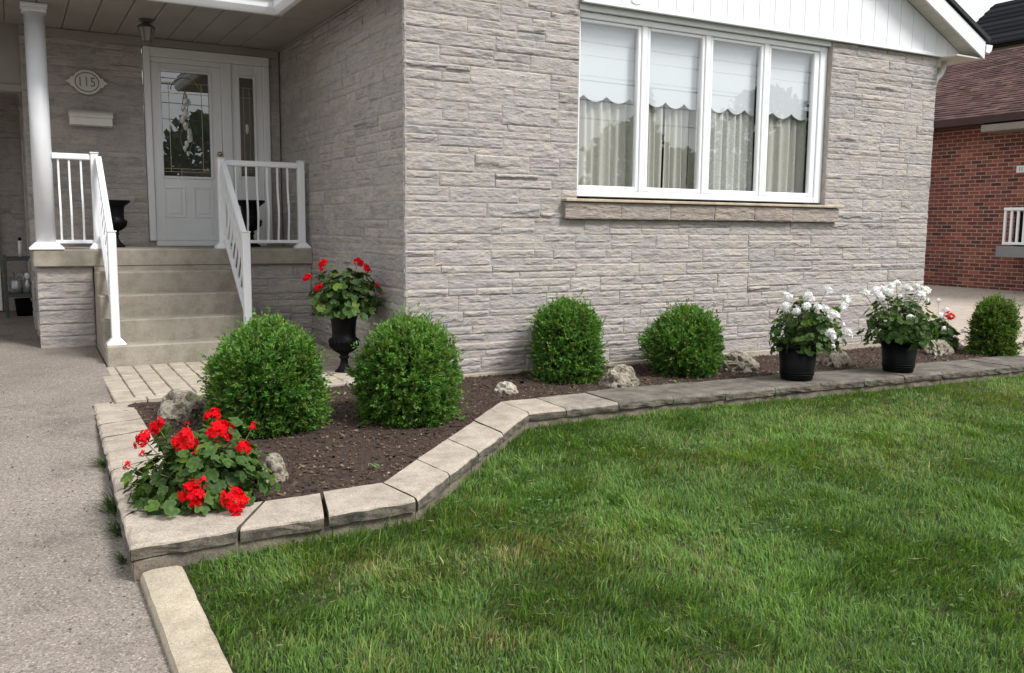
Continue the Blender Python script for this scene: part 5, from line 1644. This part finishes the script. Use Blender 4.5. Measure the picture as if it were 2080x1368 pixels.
M['rocklight'] = plain('pale_limestone', (0.40, 0.36, 0.30), 0.95, 0.35, 14, 0.8, 40, grime=(0.16, 0.13, 0.10))
rock((-2.03, -0.62, -0.03), (0.20, 0.17, 0.20), 'grey pitted boulder between the paver landing and the red geranium', 3, 0.4)
rock((-1.83, -2.42, -0.04), (0.105, 0.08, 0.125), 'pale pointed stone tucked behind the red geranium leaves', 4, -0.6)
rock((0.62, -0.78, -0.04), (0.115, 0.075, 0.10), 'small cream coloured stone lying alone on the dark mulch', 8, -0.35, M['rocklight'], 1.6)
rock((1.78, -0.87, -0.04), (0.21, 0.15, 0.17), 'brown and grey pitted rock between the two wall side boxwoods', 6, 0.2)
rock((3.42, -0.66, -0.04), (0.22, 0.16, 0.17), 'dark grey flat rock right of the wide boxwood', 7, -0.3)
rock((4.72, -0.78, -0.06), (0.19, 0.14, 0.19), 'knobbly rock standing between the two black pots', 9, 0.9)
rock((6.62, -0.66, -0.08), (0.23, 0.14, 0.17), 'striped rock in front of the red and white bedding flowers', 10, 0.1)
rock((-0.43, 0.05, 0.0), (0.12, 0.08, 0.055), 'pale flat stone at the foot of the black urn', 12, 0.3, M['rocklight'], 0.3)

# ------------------------------------------------------------------ mulch bits, weeds, grass
n = 16000
px = NR.uniform(-2.35, 9.5, n * 4); py = NR.uniform(-3.0, 0.0, n * 4)
INPOLY = INN + [(10, -0.02), (0.02, -0.02), (0.0, 0.04)]
ok = inside(px, py, INPOLY); px, py = px[ok][:n], py[ok][:n]
n = len(px)
pzv = soil_z(px, py) + 0.018 * (fbm(np.stack([px * 7, py * 7, px * 0], 1), 21, 4) - 0.5) * 2 + 0.006
a = NR.rand(n) * 6.283; ln = NR.gamma(1.6, 0.0036, n) + 0.003; wd = ln * NR.uniform(0.35, 0.9, n); th = NR.uniform(0.002, 0.008, n)
ca, sa = np.cos(a), np.sin(a); til = NR.normal(0, 0.35, n)
def off(u, v_, h_): return np.stack([px + ca * u * ln - sa * v_ * wd, py + sa * u * ln + ca * v_ * wd, pzv + h_ * th + til * u * ln], 1)
V = np.stack([off(-1, -1, 0), off(1, -0.6, 0), off(0.8, 1, 0), off(-0.9, 0.7, 0), off(0.05, 0.05, 1.6)], 1).reshape(-1, 3)
i = np.arange(n) * 5
F = np.concatenate([np.stack([i, i + 1, i + 4], 1), np.stack([i + 1, i + 2, i + 4], 1), np.stack([i + 2, i + 3, i + 4], 1), np.stack([i + 3, i, i + 4], 1)])
base = np.array([[0.026, 0.015, 0.009], [0.055, 0.032, 0.020], [0.10, 0.060, 0.037], [0.17, 0.12, 0.08], [0.27, 0.23, 0.17]])
C_ = base[NR.choice(5, n, p=[0.42, 0.33, 0.17, 0.065, 0.015])] * NR.uniform(0.7, 1.2, (n, 1))
tag(big_mesh('mulch_bits', V, F, M['chip'], np.repeat(C_, 5, 0)), 'dark wood mulch and crumbs covering the garden bed', 'mulch', kind='stuff')

def strand_mesh(bx, by, bz, length, width, lean, ang, curl, C0_, C1_):
    """3 triangle grass blades"""
    n_ = len(bx)
    dx, dy = np.cos(ang), np.sin(ang)
    sx, sy = -dy, dx
    B = np.stack([bx, by, bz], 1)
    D1 = np.stack([dx * lean * 0.45, dy * lean * 0.45, np.ones(n_)], 1); D1 /= np.linalg.norm(D1, axis=1, keepdims=True)
    D2 = np.stack([dx * (lean + curl), dy * (lean + curl), np.clip(1 - 0.7 * curl, -0.4, 1)], 1); D2 /= np.linalg.norm(D2, axis=1, keepdims=True)
    tw = NR.uniform(-0.9, 0.9, n_)
    S = np.stack([sx * np.cos(tw) + dx * np.sin(tw), sy * np.cos(tw) + dy * np.sin(tw), np.zeros(n_)], 1)
    m_ = B + D1 * (length * 0.52)[:, None]
    t_ = m_ + D2 * (length * 0.48)[:, None]
    hw = (width / 2)[:, None]
    V_ = np.stack([B - S * hw, B + S * hw, m_ - S * hw * 0.9, m_ + S * hw * 0.9, t_], 1).reshape(-1, 3)
    i_ = np.arange(n_) * 5
    F_ = np.concatenate([np.stack([i_, i_ + 1, i_ + 3], 1), np.stack([i_, i_ + 3, i_ + 2], 1), np.stack([i_ + 2, i_ + 3, i_ + 4], 1)])
    Cc = np.stack([C0_, C0_, C1_, C1_, C1_], 1).reshape(-1, 3)
    return V_, F_, Cc

# lawn grass: denser where it is near the viewer
N = 900000
gx = NR.uniform(-2.46, 12.5, N); gy = NR.uniform(-6.9, -1.45, N)
GP = [(-2.46, -14), (-2.46, -3.37)] + [(x_, y_ - 0.005) for x_, y_ in OUT[1:]] + [(24, -1.70), (24, -14)]
d2 = np.hypot(gx - CAMN[0], gy - CAMN[1])
u_, v_, zc_ = project(np.stack([gx, gy, np.full(N, -0.15)], 1))
infr = (zc_ > 0.3) & (u_ > -420) & (u_ < 2500) & (v_ < 1560)
dens = np.clip(1.15 - 0.115 * (d2 - 2.4), 0.30, 1.0)
keep = inside(gx, gy, GP) & infr & (NR.rand(N) < dens)
gx, gy = gx[keep], gy[keep]
n = len(gx)
dist = np.hypot(gx - CAMN[0], gy - CAMN[1])
PP = np.stack([gx, gy, gx * 0], 1)
n1 = fbm(PP * 1.1 + 3.3, 41, 3); n2 = fbm(PP * 3.6 + 9.1, 52, 3); n3 = fbm(PP * 9.0, 63, 2)
dry = np.clip((0.60 * n2 + 0.40 * n1 - 0.53) * 6.0, 0, 1) * 0.6
for (cx_, cy_, rr, k_) in ((-0.95, -3.85, 0.26, 0.9), (-1.75, -3.75, 0.22, 0.7), (-0.6, -4.05, 0.30, 0.6), (-1.55, -4.55, 0.18, 0.6), (3.3, -2.5, 0.7, 0.5), (5.5, -2.6, 0.9, 0.6), (0.9, -2.9, 0.4, 0.5), (1.9, -3.6, 0.4, 0.4), (-1.0, -5.2, 0.2, 0.5), (2.6, -3.2, 0.5, 0.4)):
    dry = np.maximum(dry, k_ * np.exp(-(((gx - cx_) / (rr * 1.5)) ** 2 + ((gy - cy_) / rr) ** 2)) * (0.5 + n3))
lush = np.clip((n1 - 0.47) * 5, 0, 1)
g0 = np.array([0.108, 0.200, 0.035]); g1 = np.array([0.178, 0.295, 0.050]); gd = np.array([0.080, 0.165, 0.048]); st_ = np.array([0.36, 0.30, 0.16]); ye = np.array([0.27, 0.28, 0.075])
mixv = NR.rand(n)[:, None]
colr = g0 * (1 - mixv) + g1 * mixv
dk = (NR.rand(n) < 0.30)[:, None]
colr = np.where(dk, gd * NR.uniform(0.8, 1.3, (n, 1)), colr)
colr = colr * (0.86 + 0.3 * lush[:, None]) * (0.90 + 0.26 * n3[:, None])
isdry = NR.rand(n) < (dry * 0.85 + 0.018)
colr = np.where(isdry[:, None], np.where((NR.rand(n) < 0.40)[:, None], st_, ye) * NR.uniform(0.6, 1.15, (n, 1)), colr)
colr = colr * NR.uniform(0.75, 1.2, (n, 1))
ln = NR.uniform(0.030, 0.066, n) * (0.75 + 0.6 * n2) * np.where(isdry, 0.8, 1.0)
longer = NR.rand(n) < 0.02
ln = np.where(longer, ln * 1.6, ln); colr = np.where(longer[:, None], colr * 1.25, colr)
ln = ln * (0.72 + 0.75 * np.clip((n3 - 0.3) * 2.2, 0, 1))
wd = NR.uniform(0.0030, 0.0058, n) * np.clip(0.8 + 0.10 * dist, 1.0, 1.6)
ang = 12 * fbm(PP * 2.2 + 5.7, 71, 2) + NR.normal(0, 1.0, n)
lean = np.abs(NR.normal(0.38, 0.36, n)); curl = np.abs(NR.normal(0.35, 0.4, n))
gz = lawn_z(gx, gy) - 0.006
V, F, C_ = strand_mesh(gx, gy, gz, ln, wd, lean, ang, curl, colr * np.array([0.85, 0.85, 0.85]), colr)
# clover and broad leaved weeds in loose colonies, and dry clippings lying on top
cl = []
for k in range(26):
    cx_, cy_ = NR.uniform(-2.2, 4.5), NR.uniform(-5.6, -2.2); rr = NR.uniform(0.06, 0.22)
    m_ = NR.randint(25, 130)
    cl.append(np.stack([cx_ + NR.normal(0, rr, m_), cy_ + NR.normal(0, rr * 0.8, m_)], 1))
cl = np.concatenate(cl); cl = cl[inside(cl[:, 0], cl[:, 1], GP)]; m_ = len(cl)
P3 = np.column_stack([cl, lawn_z(cl[:, 0], cl[:, 1]) + NR.uniform(0.018, 0.042, m_)])
D3 = NR.normal(size=(m_, 3)); D3[:, 2] = np.abs(D3[:, 2]) * 0.25; D3 /= np.linalg.norm(D3, axis=1, keepdims=True)
s_ = NR.uniform(0.012, 0.026, m_)
V2, F2, C2 = leaf_cloud(P3, D3, s_, s_ * 0.8, np.tile([0.085, 0.175, 0.050], (m_, 1)) * NR.uniform(0.7, 1.3, (m_, 1)))
m2 = 900
qx = NR.uniform(-2.3, 5.0, m2); qy = NR.uniform(-5.8, -2.0, m2); ok = inside(qx, qy, GP); qx, qy = qx[ok], qy[ok]; m2 = len(qx)
P4 = np.stack([qx, qy, lawn_z(qx, qy) + NR.uniform(0.03, 0.05, m2)], 1)
D4 = NR.normal(size=(m2, 3)); D4[:, 2] *= 0.15; D4 /= np.linalg.norm(D4, axis=1, keepdims=True)
V4, F4, C4 = leaf_cloud(P4, D4, NR.uniform(0.03, 0.07, m2), NR.uniform(0.003, 0.005, m2), np.tile([0.33, 0.30, 0.16], (m2, 1)) * NR.uniform(0.6, 1.2, (m2, 1)))
F = np.concatenate([F, F2 + len(V), F4 + len(V) + len(V2)]); V = np.concatenate([V, V2, V4]); C_ = np.concatenate([C_, C2, C4])
tag(big_mesh('grass', V, F, M['grass'], C_), 'green lawn grass with scattered dry straw coloured patches', 'grass', kind='stuff')

n = 1500
px = -2.7 - NR.gamma(1.2, 0.35, n); py = NR.uniform(-5.2, 2.2, n)
ok = (px > -6.5); px, py = px[ok], py[ok]; n = len(px)
pz_ = drive_z(py) + 0.002; s_ = NR.gamma(2.0, 0.0010, n) + 0.0012; a = NR.rand(n) * 6.283
def go(u, v_, h_): return np.stack([px + (np.cos(a) * u - np.sin(a) * v_) * s_, py + (np.sin(a) * u + np.cos(a) * v_) * s_, pz_ + h_ * s_], 1)
V = np.stack([go(-1, -0.8, 0), go(1, -0.7, 0), go(0.9, 0.9, 0), go(-0.8, 1, 0), go(0.1, 0, 1.1)], 1).reshape(-1, 3)
i = np.arange(n) * 5
F = np.concatenate([np.stack([i, i + 1, i + 4], 1), np.stack([i + 1, i + 2, i + 4], 1), np.stack([i + 2, i + 3, i + 4], 1), np.stack([i + 3, i, i + 4], 1)])
C_ = np.array([[0.32, 0.29, 0.26], [0.22, 0.2, 0.18], [0.08, 0.065, 0.05], [0.24, 0.2, 0.16]])[NR.choice(4, n, p=[0.3, 0.3, 0.25, 0.15])] * NR.uniform(0.8, 1.2, (n, 1))
tag(big_mesh('grit', V, F, M['chip'], np.repeat(C_, 5, 0)), 'loose grit and crumbs lying on the driveway by the edging', 'grit', kind='stuff')

def tuft(c, n_, R_, L_, label, seed, lean_x=-0.5):
    rs = np.random.RandomState(seed)
    bx = c[0] + rs.normal(0, 0.3, n_) * R_ * 0.5; by = c[1] + rs.normal(0, 1, n_) * R_ * 0.6
    q_, f_, c_ = strand_mesh(bx, by, np.full(n_, c[2]), rs.uniform(0.4, 1.25, n_) * L_, rs.uniform(0.005, 0.009, n_), np.abs(rs.normal(2.2, 1.1, n_)), math.pi + rs.normal(0, 0.9, n_), np.abs(rs.normal(0.4, 0.4, n_)),
                             np.tile([0.05, 0.085, 0.025], (n_, 1)) * rs.uniform(0.6, 1.3, (n_, 1)), np.tile([0.06, 0.10, 0.03], (n_, 1)) * rs.uniform(0.6, 1.3, (n_, 1)))
    o_ = big_mesh('weed_tuft', q_ - np.array(c), f_, M['grass'], c_)
    o_.location = c
    return tag(o_, label, 'weed', 'weeds along the driveway edge')
tuft((-2.635, -1.55, float(drive_z(-1.55))), 45, 0.10, 0.12, 'thin grass tuft at the edging near its far end on the driveway side', 1)
tuft((-2.66, -2.35, float(drive_z(-2.35))), 70, 0.11, 0.14, 'spreading dark green weed against the middle of the driveway side edging', 2)
tuft((-2.675, -2.72, float(drive_z(-2.72))), 60, 0.08, 0.10, 'small weed at the edging nearer the corner block', 3)
tuft((-2.69, -3.10, float(drive_z(-3.1))), 34, 0.05, 0.06, 'tiny green weed beside the corner block of the edging', 4)
def sprout(c, k, n_, label, seed):
    rs = np.random.RandomState(seed)
    root = thing('weed_sprout', c, label, 'weed', 'sprouts in the mulch')
    q_ = MB()
    for i_ in range(n_):
        a_ = rs.rand() * 6.28; t_ = rs.uniform(0.3, 1.0)
        b_ = Vector((c[0] + rs.normal() * k * 0.4, c[1] + rs.normal() * k * 0.4, c[2] - 0.005)); d_ = Vector((math.cos(a_), math.sin(a_), t_)).normalized(); s_ = d_.cross(Vector((0, 0, 1))).normalized()
        up_ = s_.cross(d_)
        L_ = k * rs.uniform(0.7, 1.2)
        q_.add([b_, b_ + d_ * L_ * .4 + s_ * L_ * .24 + up_ * .005, b_ + d_ * L_ * .75 + s_ * L_ * .2, b_ + d_ * L_, b_ + d_ * L_ * .75 - s_ * L_ * .2, b_ + d_ * L_ * .4 - s_ * L_ * .24 + up_ * .005], [(0, 1, 2, 3), (0, 3, 4, 5)], 0, np.array([0.10, 0.19, 0.04]) * rs.uniform(0.8, 1.2))
    q_.build('leaves', M['box'], root, fix=False)
sprout((-1.19, -2.47, -0.045), 0.075, 2, 'pale green leaf standing in the mulch by the front cap stones', 1)
sprout((-0.16, -1.50, -0.04), 0.045, 9, 'small patch of weeds at the slanting cap stones below the boxwood', 2)
sprout((0.20, -0.95, -0.03), 0.04, 8, 'weeds in the mulch left of the cream coloured stone', 3)
sprout((2.35, -1.02, -0.04), 0.04, 10, 'weeds below the low wide boxwood at the grey edging', 4)
sprout((1.25, -0.85, -0.035), 0.04, 6, 'little weed in front of the tall narrow boxwood', 5)

# ------------------------------------------------------------------ across the street, seen in the window's reflection
def street_tree(c, H, R, label, seed, conifer=False, n_=2600):
    rs = np.random.RandomState(seed)
    root = thing('street_tree', c, label, 'tree', 'trees across the street')
    q_ = MB(); q_.tube([(c[0], c[1], c[2] - 0.1), (c[0] + 0.1, c[1], c[2] + H * 0.4), (c[0], c[1] + 0.1, c[2] + H * 0.85)], [0.24, 0.16, 0.04], 8)
    for k_ in range(7):
        a_ = rs.rand() * 6.28; z_ = rs.uniform(0.3, 0.7)
        q_.tube([(c[0], c[1], c[2] + H * z_), (c[0] + R * 0.7 * math.cos(a_), c[1] + R * 0.7 * math.sin(a_), c[2] + H * (z_ + 0.15))], [0.08, 0.02], 6)
    q_.build('trunk', M['bark'], root)
    h = rs.rand(n_)
    a_ = rs.rand(n_) * 6.283
    if conifer: pr_ = R * (1 - h) ** 0.9; z_ = 0.08 + 0.92 * h
    else: pr_ = R * np.sqrt(np.clip(1 - (2 * h - 1) ** 2, 0, 1)); z_ = 0.25 + 0.75 * h
    lump = 0.6 + 0.8 * fbm(np.stack([np.cos(a_) * 1.7 + seed, np.sin(a_) * 1.7, h * 5], 1), seed, 3)
    r_ = pr_ * lump * np.sqrt(rs.uniform(0.25, 1, n_))
    P = np.stack([c[0] + r_ * np.cos(a_), c[1] + r_ * np.sin(a_), c[2] + z_ * H], 1)
    D = rs.normal(size=(n_, 3)); D /= np.linalg.norm(D, axis=1, keepdims=True)
    s_ = rs.uniform(0.25, 0.6, n_) * (0.7 if conifer else 1.0)
    V_, F_, C2 = leaf_cloud(P, D, s_, s_ * 0.7, np.tile([0.045, 0.085, 0.022], (n_, 1)) * rs.uniform(0.5, 1.4, (n_, 1)))
    big_mesh('crown', V_, F_, M['treeleaf'], C2, parent=root)
for k, (x, y, H, R, con) in enumerate(((25.5, -31, 7.5, 2.6, False), (23.5, -27, 8.6, 1.5, True), (29, -31, 6.2, 2.6, False), (35, -31, 10.0, 3.3, False), (40, -33, 8.5, 3.2, False), (19.5, -33, 5.5, 2.4, False), (13, -30, 6.5, 2.6, False), (6, -32, 7.5, 2.8, False), (-3, -31, 8.0, 2.8, False), (-12, -30, 7.0, 2.6, False), (-20, -16, 9.0, 3.2, False), (-26, -6, 9.5, 3.4, False))):
    street_tree((x, y, -0.8), H, R, ['round maple', 'pointed spruce', 'low spreading tree', 'tall broad maple', 'wide maple', 'short round tree', 'tree', 'tree', 'leafy tree', 'tree', 'tall tree', 'tall tree'][k] + ' across the street, behind the viewer ' + ['near the spruce', 'beside the round maple', 'right of the spruce', 'at the far right', 'past the tall maple', 'left of the round maple', 'opposite the drive', 'opposite the lawn', 'opposite the porch', 'opposite the garage', 'beyond the driveway', 'past the garage'][k], 100 + k, con)
for k, (x, y, c_) in enumerate(((31, -41, (0.3, 0.16, 0.12)), (16, -40, (0.4, 0.36, 0.3)), (1, -40, (0.28, 0.15, 0.11)), (-14, -40, (0.42, 0.4, 0.36)))):
    fh = thing('far_house', (x, y, -0.8), ['red brick bungalow', 'tan bungalow', 'brown brick bungalow', 'pale grey bungalow'][k] + ' across the street, behind the viewer', 'house', 'houses across the street')
    MB().box((x - 5, y - 4, -0.9), (x + 5, y + 4, 2.2)).build('wall', plain('far_wall_%s' % 'abcd'[k], c_, 0.9), fh)
    MB().prism([(x - 5.6, 2.2), (x + 5.6, 2.2), (x, 4.4)], 1, y - 4.5, y + 4.5).build('roof', M['roofblack'], fh)
    for dx in (-3, 1.5): MB().bbox((x + dx, y + 4.0, 0.2), (x + dx + 1.6, y + 4.05, 1.5), 0.02).build('window', M['frame'], fh)
for k, x in enumerate((-22, 62)):
    up_ = thing('utility_pole', (x, -13.2, -0.6), 'wooden utility pole by the street ' + ('past the garage' if k == 0 else 'far along past the brick house'), 'utility pole', 'utility poles by the street')
    MB().lathe([(0.16, 0), (0.11, 9.0)], (x, -13.2, -0.7), 12).build('post', M['polewood'], up_, smooth=True)
    MB().bbox((x - 0.06, -14.2, 7.2), (x + 0.06, -12.2, 7.32), 0.01).build('crossarm', M['polewood'], up_)
for k, (dy, z_, sag) in enumerate(((-0.95, 7.4, 1.2), (0.95, 7.35, 1.25), (0.2, 6.7, 1.3), (0.15, 6.3, 1.0), (0.1, 5.6, 0.8), (0.12, 5.2, 0.9))):
    pts = [(-22 + 84 * t_, -13.2 + dy, z_ - sag * 4 * t_ * (1 - t_)) for t_ in np.linspace(0, 1, 25)]
    q = MB(); q.tube(pts, 0.011 if k != 3 else 0.02, 5)
    tag(q.build('overhead_cable', M['cable'], smooth=True), ['top street side', 'top house side', 'second', 'third', 'lowest but one', 'lowest'][k] + ' black cable strung between the utility poles', 'cable', 'overhead cables along the street')
